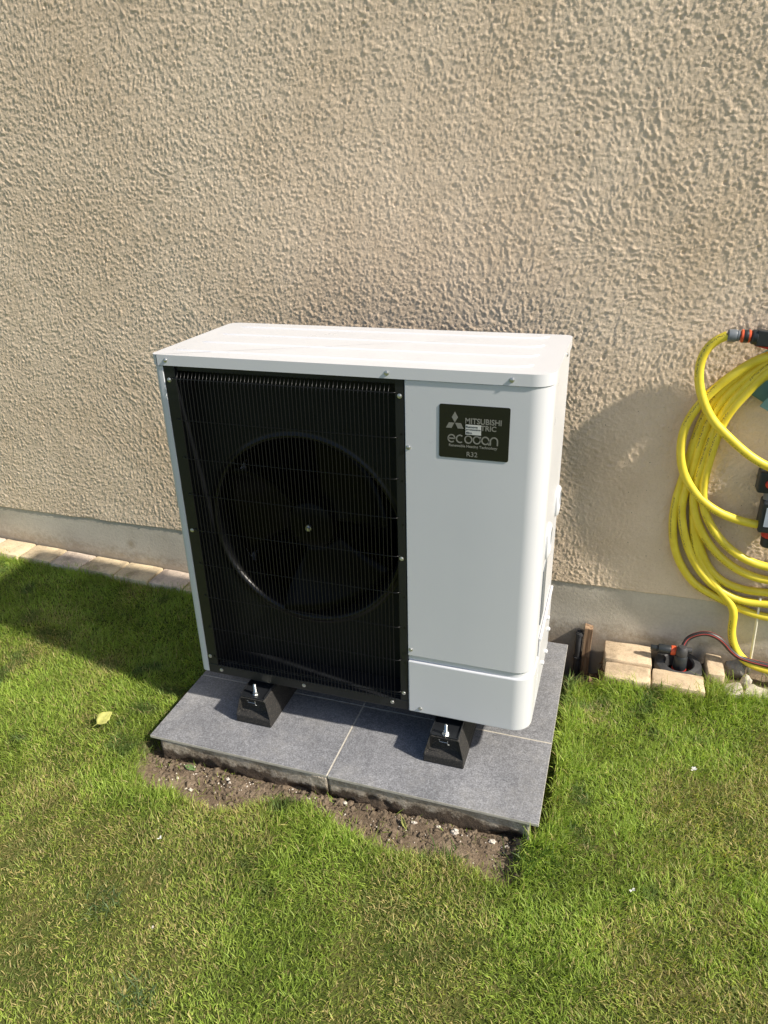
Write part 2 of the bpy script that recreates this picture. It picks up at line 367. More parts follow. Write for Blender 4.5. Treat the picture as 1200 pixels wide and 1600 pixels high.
def bare(x, y):
    x = np.asarray(x, float); y = np.asarray(y, float)
    edge = -.285 - .035*sst(.1, 0, abs(x-.1)-.1) + (fbm(x, y*0+.3, .22, 41, 3)-.5)*.16 - .055*sst(.55, .75, x)
    edge = np.where((x > .30) & (x < .56), edge+.02, edge)
    d = (y-edge)/.05
    m = np.clip(d+.5, 0, 1)*sst(-.12, -.05, x)*(1-sst(1.04, 1.10, x))
    left = sst(-.14, -.09, x)*(1-sst(-.03, .02, x))*sst(-.24, -.2, y)*(1-sst(.0, .12, y))*.8
    return np.clip(np.where(y < -.16, m, 0)+left*(y >= -.24), 0, 1)
def axis(segs):
    out = []
    for a, b, s in segs:
        n = max(1, int(round((b-a)/s))); out += list(np.linspace(a, b, n, endpoint=False))
    out.append(segs[-1][1]); return np.array(out)
gx = axis([(-300, -60, 60), (-60, -10, 10), (-10, -2.4, .8), (-2.4, -1.7, .1), (-1.7, 2.4, .0125), (2.4, 10, .8), (10, 60, 10), (60, 300, 60)])
gy = axis([(-300, -60, 60), (-60, -10, 10), (-10, -1.6, .7), (-1.6, -.5, .03), (-.5, .74, .0125), (.74, 6, 1.5), (6, 60, 10), (60, 300, 60)])
GX, GY = np.meshgrid(gx, gy, indexing='ij'); GZ = gz(GX, GY)
near = (GX > -2) & (GX < 2.5) & (GY > -1.6) & (GY < .74)
B = np.where(near, bare(GX, GY), 0)
dirt = np.clip(B + np.where(near & (GY > .5) & (GX > 1.08) & (GX < 1.26), 1, 0) + np.where(near & (GY > .585) & (GX > 1.2), .9, 0) + np.where(near & (GX > -.1) & (GX < 1.12) & (GY > -.2), 1, 0), 0, 1)
GZ = GZ + np.where(near, (fbm(GX, GY, .045, 23, 3)-.5)*.014*np.clip(dirt, .12, 1), 0) + np.where(near, (vn(GX, GY, .018, 5)-.5)*.006*dirt, 0)
GZ = np.where(GY > .75, -.25, GZ)
nx, ny = len(gx), len(gy)
I = np.arange(nx*ny).reshape(nx, ny)
Q = np.stack([I[:-1,:-1], I[1:,:-1], I[1:,1:], I[:-1,1:]], -1).reshape(-1, 4)
gm = fast_mesh('ground', np.stack([GX, GY, GZ], -1).reshape(-1, 3), Q, M['lawn'])
a = gm.attributes.new('bare', 'FLOAT', 'POINT'); a.data.foreach_set('value', dirt.ravel().astype(np.float32))
g = put('ground', gm); g['kind'] = 'structure'

# ------------------------------------------------------------------ house wall
wall = thing('house_wall', 'beige roughcast house wall rising behind the heat pump above a smooth grey cement plinth', 'wall', (0.5, WY, -.25))
def relief(xs, zs, h=.0030):
    nx, nz = len(xs), len(zs)
    wn = np.random.default_rng(11).standard_normal((nx, nz)); F = np.fft.rfft2(wn)
    fx = np.fft.fftfreq(nx, h)[:, None]; fz = np.fft.rfftfreq(nz, h)[None, :]
    fr = np.hypot(fx, fz)+1e-9; th = np.arctan2(fz, fx)
    X, Z = np.meshgrid(xs, zs, indexing='ij')
    field = fbm(X, Z, .55, 71, 2)*math.pi*3.2
    out = 0; W = 0; K = 8
    band = lambda f0, p: (fr/f0)**1.8/(1+(fr/f0)**2)**p
    for k in range(K):
        t0 = math.pi*k/K; dth = np.abs((th-t0+math.pi/2) % math.pi-math.pi/2)
        Hf = band(58., 1.9)*np.exp(-(dth/.75)**2)
        lay = np.fft.irfft2(F*Hf, s=(nx, nz)); lay /= lay.std()
        ww = np.abs(np.cos(field-t0))**5
        out = out+lay*ww; W = W+ww*ww
    ridge = out/np.sqrt(W+1e-6)
    F2 = np.fft.rfft2(np.random.default_rng(12).standard_normal((nx, nz)))
    F3 = np.fft.rfft2(np.random.default_rng(13).standard_normal((nx, nz)))
    iso = np.fft.irfft2(F2*band(66., 1.8), s=(nx, nz)); iso /= iso.std()
    fine = np.fft.irfft2(F3*np.exp(-((np.log(fr/100.))/.45)**2), s=(nx, nz)); fine /= fine.std()
    low = np.fft.irfft2(F3*np.exp(-(fr/9.)**2), s=(nx, nz)); low /= low.std()
    # grains: sparse skewed impulses blurred to 4-7 mm nodules, round ones and ones drawn out along the trowel strokes
    gr = np.random.default_rng(21)
    def grains(p, sg, an=None):
        im = (gr.random((nx, nz)) < p)*gr.exponential(1.0, (nx, nz)); Fi = np.fft.rfft2(im)
        if an is None: G = np.exp(-2*(math.pi*fr*sg)**2)
        else:
            a1 = fx*math.cos(an)+fz*math.sin(an); a2 = -fx*math.sin(an)+fz*math.cos(an); G = np.exp(-2*math.pi**2*((a1*sg*2.3)**2+(a2*sg*.85)**2))
        G = G*(1-np.exp(-(fr/16.)**2)); q = np.fft.irfft2(Fi*G, s=(nx, nz)); return q/q.std()
    nod = grains(.14, .0021)*.75+grains(.025, .0034)*.45+grains(.35, .0016)*.45
    stroke_ = 0; Ws = 0
    for k in range(6):
        an = math.pi*k/6; ww = np.abs(np.cos(field-an))**5; stroke_ = stroke_+grains(.09, .0022, an)*ww; Ws = Ws+ww*ww
    stroke_ = stroke_/np.sqrt(Ws+1e-6)
    pat = sst(.42, .66, fbm(X, Z, .38, 91, 3))
    h_ = stroke_*(.15+.65*pat)+nod*(1.0-.4*pat)+iso*.08
    h_ = np.tanh(h_*.35)/.35
    amp = .00072+.00022*fbm(X, Z, .5, 55, 3)
    h_ = h_*amp*.80+low*.00025
    # little air pits
    pr = np.random.default_rng(5); 
    for _ in range(1500):
        i = pr.integers(3, nx-3); j = pr.integers(3, nz-3); d = pr.uniform(.0015, .0035); r = 1 if pr.random() < .75 else 2
        h_[i-r+1:i+r, j-r+1:j+r] -= d
    return h_
wx = axis([(-9, -2, 1.0), (-2.0, -1.58, .05), (-1.58, 1.88, .0030), (1.88, 2.4, .05), (2.4, 9, 1.0)])
wz = axis([(ZP, 2.04, .0030), (2.04, 2.4, .05), (2.4, 5.4, .6)])
ix = (wx >= -1.5801) & (wx <= 1.8801); iz = wz <= 2.0401
H = np.zeros((len(wx), len(wz))); sub = relief(wx[ix], wz[iz])
fadex = np.minimum(1, np.minimum(wx[ix]-wx[ix][0], wx[ix][-1]-wx[ix])/.03)[:, None]; fadez = np.minimum(1, (wz[iz][-1]-wz[iz])/.03)[None, :]
H[np.ix_(ix, iz)] = sub*fadex*fadez
X, Z = np.meshgrid(wx, wz, indexing='ij')
Zb = Z.copy(); edge = (fbm(wx, wx*0+.7, .12, 8, 4)-.5)*.009; edge -= .0
for j in range(6): Zb[:, j] += edge*(1-j/6)
V = np.stack([X, WY-H, Zb], -1).reshape(-1, 3)
nx, nz = X.shape; I = np.arange(nx*nz).reshape(nx, nz)
Q = np.stack([I[:-1,:-1], I[1:,:-1], I[1:,1:], I[:-1,1:]], -1).reshape(-1, 4)
lipV = V.reshape(nx, nz, 3)[:, 0].copy(); lipV[:, 1] = WY+.02; n0 = nx*nz      # underside of the coat
V = np.concatenate([V, lipV]); li = np.arange(nx)+n0
Q2 = np.stack([li[:-1], li[1:], I[1:,0], I[:-1,0]], -1)
V = V - np.array([0.5, WY, -.25]); rc = put('render_coat', fast_mesh('render_coat', V, np.concatenate([Q, Q2]), M['render']), wall, loc=(0.5, WY, -.25))
b = MB(); b.box(-9, 9, WY+.0035, WY+.3, -.6, ZP+.02); pl = b.build('plinth', M['plinth'], wall)
b = MB(); b.box(-9, 9, WY+.03, WY+.3, ZP+.03, 5.4); b.build('masonry_core', M['plinth'], wall)

# ------------------------------------------------------------------ pavers along the wall, left
edging = thing('paver_edging', 'row of cream and pinkish pavers along the wall left of the heat pump', 'paving edge', (-.9, .65, -.15))
x = -2.62; k = 0
def rough_block(b_size, seed, cuts=3, amp=.003, bev=.006):
    bm = bmesh.new(); bmesh.ops.create_cube(bm, size=1); sx, sy, sz = b_size
    for v in bm.verts: v.co = Vector((v.co.x*sx, v.co.y*sy, v.co.z*sz))
    bmesh.ops.bevel(bm, geom=bm.edges[:], offset=bev, segments=2, affect='EDGES', profile=.6)
    bmesh.ops.subdivide_edges(bm, edges=[e for e in bm.edges if e.calc_length() > min(b_size)*.5], cuts=cuts, use_grid_fill=True)
    rr = random.Random(seed); off = rr.random()*50
    from mathutils import noise as mn
    for v in bm.verts:
        d = mn.noise_vector(v.co*22+Vector((off, 0, 0))); v.co += d*amp
    return bm
while x < .2:
    wd = .166+random.uniform(-.008, .008); xc = x+wd/2
    bm = rough_block((wd-.005, .125+random.uniform(-.006, .006), .07), k, 2, .0025, .009)
    m = bpy.data.meshes.new('paver'); bm.to_mesh(m); bm.free(); m.materials.append(M['paver_b'] if k % 3 == 0 or k % 5 == 4 else M['paver_a'])
    m.polygons.foreach_set('use_smooth', [True]*len(m.polygons)); m.set_sharp_from_angle(angle=R_(50))
    zt = -.121-.040*xc if xc < 0 else -.121
    o = put('paver', m, edging, loc=(xc, .641+random.uniform(-.003, .003), zt-.036+random.uniform(-.002, .002)))
    o.rotation_euler = (R_(-1.5), R_(2.2)+random.uniform(-.01, .01), random.uniform(-.02, .02))
    x += wd; k += 1

# ------------------------------------------------------------------ tiled base
base = thing('tiled_base', 'four grey stone tiles with pale joints on a rough concrete footing', 'paved base', (.51, .23, -.22))
ZS = -.129; J = .0022
def tile(x0, x1, y0, y1):
    b = MB(); b.box(x0, x1, y0, y1, ZS-.010, ZS); o = b.build('tile', M['tile'], base); o.data.materials.append(M['tileedge'])
    for p in o.data.polygons:
        if abs(p.normal.z) < .5: p.material_index = 1
    bevel(o, .0012, 2); return o
tile(-.090, .5065-J, -.190, .124-J); tile(.5065+J, 1.111, -.191, .124-J)
tile(-.090, .5065-J, .124+J, .650); tile(.5065+J, 1.111, .124+J, .652)
b = MB(); b.box(.5065-J, .5065+J, -.1885, .650, ZS-.009, ZS-.0012); b.box(-.088, .5065-J, .124-J, .124+J, ZS-.009, ZS-.0012); b.box(.5065+J, 1.109, .124-J, .124+J, ZS-.009, ZS-.0012)
b.build('joint', M['grout'], base)
def footing(x0, x1, y0, y1, z0, z1, seed):
    xs = np.linspace(x0, x1, int((x1-x0)/.006)); zs = np.linspace(z0, z1, 18)
    X, Z = np.meshgrid(xs, zs, indexing='ij'); n = X.shape
    t = (Z-z0)/(z1-z0)
    brk = .55+.45*(fbm(X, X*0, .13, seed+3, 4)-.5)*2
    under = sst(0, .25, brk-t)
    Y = y0 + .008*under + (fbm(X, Z, .035, seed, 4)-.5)*(.003+.040*under) + (fbm(X, Z, .25, seed+9, 2)-.5)*.012
    V = [(a, c, d) for a, c, d in zip(X.ravel(), Y.ravel(), Z.ravel())]; I = np.arange(n[0]*n[1]).reshape(n)
    F = np.stack([I[:-1,:-1], I[1:,:-1], I[1:,1:], I[:-1,1:]], -1).reshape(-1, 4).tolist()
    b = MB(); b.add(V, F)
    # right, left and back faces
    m = len(b.v); back = [(x0, y1, z0), (x1, y1, z0), (x1, y1, z1), (x0, y1, z1)]; b.v += back
    b.f.append((m+1, m, m+3, m+2)); r = I[-1]; b.f.append(tuple(r.tolist())[::-1] + (m+2, m+1) if False else tuple([m+1, m+2]+r.tolist()[::-1])); l = I[0]
    b.f.append(tuple([m+3, m]+l.tolist())); b.f.append(tuple([m+2, m+3]+I[:, -1].tolist()))
    return b.build('concrete_footing', M['concrete'], base, smooth=True)
footing(-.055, .504, -.1865, .60, -.26, ZS-.0105, 4); footing(.509, 1.083, -.1870, .61, -.26, ZS-.0105, 9)

b = MB(); b.box(1.0795, 1.0865, -.189, -.160, -.215, ZS-.0105); bevel(b.build('mortar_edge', M['grout'], base), .002)

# ------------------------------------------------------------------ heat pump
W, D, HT = 1.05, .444, 1.028
hp = thing('heat_pump', 'white single-fan heat pump outdoor unit with black wire fan grille standing on rubber blocks', 'heat pump', (.525, .222, -.03))
def arc(cx, cy, r, a0, a1, n=8): return [(cx+r*math.cos(R_(a0+(a1-a0)*i/n)), cy+r*math.sin(R_(a0+(a1-a0)*i/n))) for i in range(n+1)]
def offset_path(P, d):
    out = []
    for i, p in enumerate(P):
        a = Vector(P[max(i-1, 0)]); c = Vector(P[min(i+1, len(P)-1)]); t = (c-a).normalized(); out.append((p[0]+t.y*-d, p[1]+t.x*d))
    return out
def sheet(P, z0, z1, th=.010):      # path walks with the outside on its right hand; inside offset to the left
    inn = offset_path(P, th); n = len(P)
    v = [(x, y, z0) for x, y in P]+[(x, y, z1) for x, y in P]+[(x, y, z0) for x, y in inn]+[(x, y, z1) for x, y in inn]; f = []
    for i in range(n-1):
        f += [(i, i+1, n+i+1, n+i), (2*n+i+1, 2*n+i, 3*n+i, 3*n+i+1), (i+1, i, 2*n+i, 2*n+i+1), (n+i, n+i+1, 3*n+i+1, 3*n+i)]
    f += [(0, n, 3*n, 2*n), (n-1, 2*n-1+0, 0, 0)][:1]; f += [(n-1, 3*n-1, 4*n-1, 2*n-1)]
    return MB().add(v, f)
RC = .052
ZT = .9975
# front service panel wrapping the right corner, path going from left to right along the front (outside = -y = right hand)
fp = [(.6985, 0), (.85, 0)]+arc(W-RC, RC, RC, -90, 0, 12)+[(W, .066)]
bevel(sheet(fp, .199, ZT).build('front_panel', M['paint'], hp, ang=30), .002)
b = MB(); b.add(*[*(lambda s: (s.v, s.f))(sheet([(x, y+.007) if i < 2 else (x-.005, y+.004) for i, (x, y) in enumerate(fp)], .178, .1995))]); b.build('panel_gap', M['paint'], hp, ang=30)
# lower panel: profile bulges a little below the seam
lo = [(.6985, -.0015), (.85, -.0015)]+arc(W-RC, RC, RC+.0015, -90, 0, 12)+[(W+.0015, .30)]
s_ = sheet(lo, .0, .1805); lp = s_.build('lower_panel', M['paint'], hp, ang=30); bevel(lp, .004, 3)
# right side sheet with raised pipe cover
bevel(sheet([(W-.002, .068), (W-.002, .432)]+arc(W-.012, .434, .010, 0, 90, 4), .0, ZT).build('side_panel', M['paint'], hp, ang=30), .0015)
b = MB(); b.box(W-.001, W+.0065, .12, .425, .233, .243); b.box(W-.001, W+.0035, .12, .425, .02, .233); cv = b.build('pipe_cover', M['paint'], hp); bevel(cv, .002)
for yy, zz in ((.30, .20), (.36, .12), (.33, .055), (.22, .09)): MB().lathe([(.007, 0), (.007, .006), (.004, .009), (0, .009)], (W+.003, yy, zz), 'X', 10).build('knockout_plug', M['paint'], cv)
def handle(y0, y1, z0, z1):
    h = MB(); pts = []
    n = 16
    for i in range(n):
        t = 2*math.pi*i/n; pts.append(((y0+y1)/2+(y1-y0)/2*math.copysign(abs(math.cos(t))**.5, math.cos(t)), (z0+z1)/2+(z1-z0)/2*math.copysign(abs(math.sin(t))**.6, math.sin(t))))
    cy, cz = (y0+y1)/2, (z0+z1)/2
    rings = [(1, W-.004), (1, W+.003), (.86, W+.008), (.74, W+.008), (.70, W+.001)]
    v = [((xx), cy+(a-cy)*s, cz+(c-cz)*s) for s, xx in rings for a, c in pts]; f = []
    for i in range(len(rings)-1):
        for k_ in range(n): f.append((i*n+k_, i*n+(k_+1) % n, (i+1)*n+(k_+1) % n, (i+1)*n+k_))
    h.add(v, f); o = h.build('grab_handle', M['paint'], hp, ang=40)
    q = MB(); q.add([(W-.0005, cy+(a-cy)*.74, cz+(c-cz)*.74) for a, c in pts], [tuple(range(n))]); q.build('handle_recess', M['char'], o)
    return o
handle(.34, .415, .515, .60); handle(.115, .19, .49, .585)
b = MB(); b.box(W-.003, W+.0008, .100, .175, .30, .47); bevel(b.build('rating_plate', M['gplastic'], hp), .0005)
# left panel, back, roof
lpth = [(.030, .432), (.030, .432)]
lf = [(0.012, D-.004)]+arc(.012, D-.014, .010, 90, 180, 3)[1:]+[(.002, .05)]+arc(.018, .016, .016, 180, 270, 6)+[(.030, 0)]
bevel(sheet(lf, .003, ZT, .006).build('left_panel', M['paint'], hp, ang=30), .0015)
b = MB(); b.box(.014, W-.013, D-.010, D-.004, .03, ZT); b.build('back_panel', M['inner'], hp)
# top panel
tp = [(-.002+.018, -.003)]+arc(W+.002-RC, -.003+RC, RC, -90, 0, 10)+arc(W+.002-.022, D+.003-.022, .022, 0, 90, 5)+arc(-.002+.03, D+.003-.03, .03, 90, 180, 5)+arc(-.002+.02, -.003+.02, .02, 180, 270, 6)
b = MB(); b.prism(tp, .9985, HT-.001); top = b.build('top_panel', M['paint'], hp, ang=30)
bv = bevel(top, .0065, 4, 50)
ribs = []
for y_, x1, x0 in ((.058, 1.0, .03), (.165, 1.0, .046), (.275, 1.0, .048), (.385, 1.0, .050)):
    P = [(x0, y_, HT-.0046), (x0+.02, y_, HT-.0028)]+[(x0+.02+(x1-.06-x0-.02)*i/20, y_, HT-.0028) for i in range(1, 21)]
    P += [(x1-.06+.05*math.sin(R_(a_)), y_+.035*(1-math.cos(R_(a_))), HT-.0028) for a_ in (15, 30, 45, 60, 75)]+[(x1-.008, y_+.036, HT-.0046)]
    rb = MB().tube(P, .0044, 14, cap=False, rr=[.0015]+[.0044]*(len(P)-2)+[.0015]).build('rib', M['paint'], top, smooth=True)
# base pan
b = MB(); b.box(.030, .6965, .0005, .012, 0, .034); b.box(.030, .6965, .012, .075, .026, .034); b.box(.02, W-.03, .012, D-.012, .004, .012)
bevel(b.build('base_pan', M['char'], hp), .0018)
# grille frame
fr = MB(); fr.box(.0305, .064, .0012, .090, .0345, .9980)   # left return
fr.box(.674, .6965, .0008, .090, .0345, .9980)
fr.box(.064, .674, .010, .090, .983, .9980); fr.box(.064, .674, .016, .086, .0345, .040)
frame = fr.build('grille_frame', M['char'], hp); bevel(frame, .0012)
for z_ in (.86, .735, .61, .39, .29, .17): MB().lathe([(.003, 0), (.003, .0006), (0, .0006)], (.690, .0008, z_), 'Y', 8, dirv=(0, -1, 0)).build('punched_hole', M['black'], frame)
# orifice panel with round hole behind the grille
cx, cz, Rr, yp = .366, .505, .289, .088
n = 96; v = []; f = []
sq = []
for k_ in range(n):
    t = 2*math.pi*k_/n; c_, s_n = math.cos(t), math.sin(t)
    kx = ((.690-cx) if c_ > 0 else (cx-.034))/max(abs(c_), 1e-6); kz = ((.992-cz) if s_n > 0 else (cz-.02))/max(abs(s_n), 1e-6); q = min(kx, kz)
    v.append((cx+c_*q, yp, cz+s_n*q))
prof = [(Rr+.020, 0), (Rr+.012, -.0002), (Rr+.009, -.003), (Rr+.004, -.004), (Rr-.001, -.001), (Rr-.005, .006), (Rr-.010, .03), (Rr-.012, .075)]
for k_ in range(n): v.append((cx+math.cos(2*math.pi*k_/n)*(Rr+.020), yp, cz+math.sin(2*math.pi*k_/n)*(Rr+.020)))
for k_ in range(n): f.append((k_, n+k_, n+(k_+1) % n, (k_+1) % n))
bo = me('fan_panel', v, [q[::-1] for q in f], M['inner']); put('fan_panel', bo, hp)
v = []; f = []
for r, h in prof:
    for k_ in range(n): v.append((cx+math.cos(2*math.pi*k_/n)*r, yp+h, cz+math.sin(2*math.pi*k_/n)*r))
for i in range(len(prof)-1):
    for k_ in range(n): f.append((i*n+k_, (i+1)*n+k_, (i+1)*n+(k_+1) % n, i*n+(k_+1) % n))
put('bell_mouth', me('bell_mouth', v, [q[::-1] for q in f], M['black'], True), hp)
# interior: coil and dividing wall
b = MB(); b.box(.03, .69, .40, .42, .02, .99); b.box(.692, .697, .09, .42, .02, .99); b.box(.03, .69, .16, .40, .012, .016); b.build('fan_chamber', M['inner'], hp)
b = MB()
for i in range(90): b.box(.04+i*.0072, .0412+i*.0072, .375, .399, .03, .98)
fins = b.build('coil_fins', M['alu'], hp); fins['kind'] = 'stuff'
# fan
fan = MB(); fan.lathe([(0, -.006), (.05, -.006), (.072, .004), (.078, .02), (.078, .09)], (cx, .128, cz), 'Y', 32)
fano = fan.build('fan_hub', M['blade'], hp, ang=40)
MB().lathe([(0, -.014), (.006, -.014), (.0065, -.006), (.010, -.006), (.010, 0), (.010, .004)], (cx-.003, .122, cz-.002), 'Y', 6).build('hub_bolt', M['steel'], fano)
for k_ in range(3):
    a0 = -104+120*k_; v = []; f = []; nr, na = 8, 12
    for i in range(nr+1):
        r = .07+(.272-.07)*i/nr; t_ = i/nr
        for j in range(na+1):
            s = j/na; sweep = -10*math.sin(t_*2.2)+6*t_
            ang = a0+sweep*(1-s)+s*(66+10*t_)
            v.append((cx+r*math.cos(R_(ang)), .142+.040*s*(1-.5*t_)-.088*t_**2*(1-s)**2, cz+r*math.sin(R_(ang))))
    for i in range(nr):
        for j in range(na): f.append((i*(na+1)+j, i*(na+1)+j+1, (i+1)*(na+1)+j+1, (i+1)*(na+1)+j))
    o = put('fan_blade', me('fan_blade', v, f, M['blade'], True), hp); so = o.modifiers.new('thick', 'SOLIDIFY'); so.thickness = .004
# wires
vwm = MB().tube([(0, 0, .036), (0, 0, .3), (0, 0, .6), (0, 0, .957), (0, .0015, .963), (0, .0135, .986)], .00105, 6)
wm = me('vertical_wire', vwm.v, vwm.f, M['wire'], True)
grille = link(bpy.data.objects.new('wire_grille', None)); grille.parent = hp; grille.location = Vector((.36, -.002, .5))-ORG[hp.name]; grille.empty_display_size = .05
for i in range(54): 
    o = put('vertical_wire', wm, grille, loc=(.0725+i*.01108, -.0095, 0))
hm = MB().tube([(.052, .0085, 0), (.060, .002, 0), (.068, 0, 0), (.3, 0, 0), (.664, 0, 0), (.672, .002, 0), (.680, .0085, 0)], .00135, 6); hwm = me('cross_wire', hm.v, hm.f, M['wire'], True)
for z_ in (.965, .851, .740, .630, .517, .404, .292, .179, .066): put('cross_wire', hwm, grille, loc=(0, -.0070, z_))
# screws
sm = MB().lathe([(.0050, 0), (.0052, .0008), (.0046, .0028), (.0030, .0036), (.0014, .0036), (.0012, .0018), (0, .0018)], (0, 0, 0), n=14, dirv=(0, -1, 0))
sm.lathe([(.0062, 0), (.0062, .0006), (.0050, .0008)], (0, 0, 0), n=14, dirv=(0, -1, 0))
scr = me('screw', sm.v, sm.f, M['steel'], True); scr.set_sharp_from_angle(angle=R_(40))
for x_, z_, y_ in ((.044, .959, .0012), (.686, .956, .0008), (.044, .511, .0012), (.684, .509, .0008), (.040, .063, .0012), (.684, .061, .0008), (.075, .016, .0005), (.362, .018, .0005), (.648, .020, .0005),
                (.707, .827, 0), (.707, .220, 0), (.735, .017, -.0015), (.044, 1.013, -.003), (.356+.3, 1.012, -.003), (.955, 1.012, -.003)):
    put('screw', scr, hp, loc=(x_, y_, z_))
s2 = scr.copy()
o = put('screw', s2, hp, loc=(W+.002, .27, 1.013)); o.rotation_euler = (0, 0, R_(90))

# badge
BX0, BX1, BZ0, BZ1 = .7855, .955, .811, .945
def rrect(x0, x1, z0, z1, r, n=4):
    p = []
    for cx_, cz_, a0 in ((x1-r, z1-r, 0), (x0+r, z1-r, 90), (x0+r, z0+r, 180), (x1-r, z0+r, 270)):
        for i in range(n+1): t = R_(a0+90*i/n); p.append((cx_+r*math.cos(t), cz_+r*math.sin(t)))
    return p
def xz_plate(b, pts, y0, y1):     # y0 is the front (smaller)
    n = len(pts); v = [(x, y0, z) for x, z in pts]+[(x, y1, z) for x, z in pts]
    b.add(v, [tuple(range(n))]+[((i+1) % n, i, i+n, (i+1) % n+n) for i in range(n)]); return b
badge = xz_plate(MB(), rrect(BX0, BX1, BZ0, BZ1, .005), -.0014, 0).build('badge', M['badge'], hp)
fx = lambda t: BX0+(BX1-BX0)*t
fz = lambda t: BZ1-(BZ1-BZ0)*t
b = MB()
xc, s1 = fx(.225), .0
dia = lambda pts: xz_plate(b, pts[::-1], -.0019, -.0013)
X0, X1 = fx(.098), fx(.352); xm = fx(.225); zt, zm, zb = fz(.13), fz(.332), fz(.435)
dia([(xm, zt), (xm+.0075, (zt+zm)/2), (xm, zm), (xm-.0075, (zt+zm)/2)][::-1])
dia([(xm, zm), (xm-.0145, zm), (X0, zb), (X0+.0140, zb)][::-1] if False else [(xm-.001, zm-.0004), (X0+.014, zb), (X0, zb), (xm-.0145, zm-.0004)])
dia([(xm+.001, zm-.0004), (xm+.0145, zm-.0004), (X1, zb), (X1-.014, zb)])
b.build('emblem', M['badgeprint'], badge)
def text(s, x0, x1, z0, z1, mat, parent, y=-.0019, bold=0.0, th=.0005, name='lettering'):
    cu = bpy.data.curves.new('t', 'FONT'); cu.body = s; cu.size = 1; cu.offset = bold; cu.extrude = .02; cu.resolution_u = 3
    to = bpy.data.objects.new('t', cu); C.objects.link(to); dg = bpy.context.evaluated_depsgraph_get()
    m = bpy.data.meshes.new_from_object(to.evaluated_get(dg)); bpy.data.objects.remove(to)
    co = np.array([v.co[:] for v in m.vertices]); mn, mx = co.min(0), co.max(0)
    for v, c in zip(m.vertices, co):
        v.co = (x0+(c[0]-mn[0])/(mx[0]-mn[0])*(x1-x0), y+th*(.5-c[2]/.04), z0+(c[1]-mn[1])/(mx[1]-mn[1])*(z1-z0))
    m.materials.clear(); m.materials.append(mat); m.name = name
    return put(name, m, parent)
text('MITSUBISHI', fx(.375), fx(.885), fz(.335), fz(.23), M['badgeprint'], badge, bold=.02)
text('ELECTRIC', fx(.377), fx(.815), fz(.450), fz(.352), M['badgeprint'], badge, bold=.02)
text('Renewable Heating Technology', fx(.145), fx(.84), fz(.800), fz(.735), M['badgeprint'], badge, bold=.02)
text('R32', fx(.405), fx(.560), fz(.955), fz(.865), M['badgeprint'], badge, bold=.004)
# "ecodan" in round monoline letters
eb = MB(); th = .0031; n_ = 20
def stroke(pts, closed=False):
    P = [Vector(p) for p in pts]; L, Rg = [], []
    for i, p in enumerate(P):
        a_ = P[(i-1) % len(P)] if closed or i else p; c_ = P[(i+1) % len(P)] if closed or i < len(P)-1 else p
        t = (c_-a_).normalized(); nn = Vector((-t.y, t.x)); L.append(p+nn*th/2); Rg.append(p-nn*th/2)
    m_ = len(P); k_ = m_ if closed else m_-1
    for i in range(k_):
        j = (i+1) % m_; eb.add([(q.x, -.0019, q.y) for q in (L[i], L[j], Rg[j], Rg[i])]+[(q.x, -.0013, q.y) for q in (L[i], L[j], Rg[j], Rg[i])], [(3, 2, 1, 0), (0, 1, 5, 4), (2, 3, 7, 6)])
zc = (fz(.55)+fz(.71))/2; rz = (fz(.55)-fz(.71))/2-th/2; lw = (fx(.85)-fx(.12))/6; rx = lw/2-.0019
ell = lambda cx_, a0, a1, n=18: [(cx_+rx*math.cos(R_(a0+(a1-a0)*i/n)), zc+rz*math.sin(R_(a0+(a1-a0)*i/n))) for i in range(n+1)]
c_ = [fx(.12)+lw*(i+.5) for i in range(6)]
stroke([(c_[0]-rx, zc), (c_[0]+rx, zc)]); stroke(ell(c_[0], 0, 315))
stroke(ell(c_[1], 48, 312)); stroke(ell(c_[2], 0, 360)[:-1], True)
stroke(ell(c_[3], 0, 360)[:-1], True); stroke([(c_[3]+rx, zc), (c_[3]+rx, zc+rz*1.05)])
stroke(ell(c_[4], 0, 360)[:-1], True); stroke([(c_[4]+rx, zc), (c_[4]+rx, zc-rz-th/2)])
stroke([(c_[5]-rx, zc-rz-th/2), (c_[5]-rx, zc)]+ell(c_[5], 180, 0)[1:]+[(c_[5]+rx, zc-rz-th/2)])
eb.build('lettering', M['badgeprint'], badge)
stk = MB().box(fx(.383), fx(.603), -.0026, -.0020, fz(.535), fz(.350)).build('film_sticker', M['sticker'], hp)
for i, (s, x1) in enumerate((('Remove', .555), ('protective', .597), ('film', .475))):
    zt_ = .362+i*.055; text(s, fx(.392), fx(x1), fz(zt_+.046), fz(zt_+.006), M['ink'], stk, y=-.0028, bold=.02)

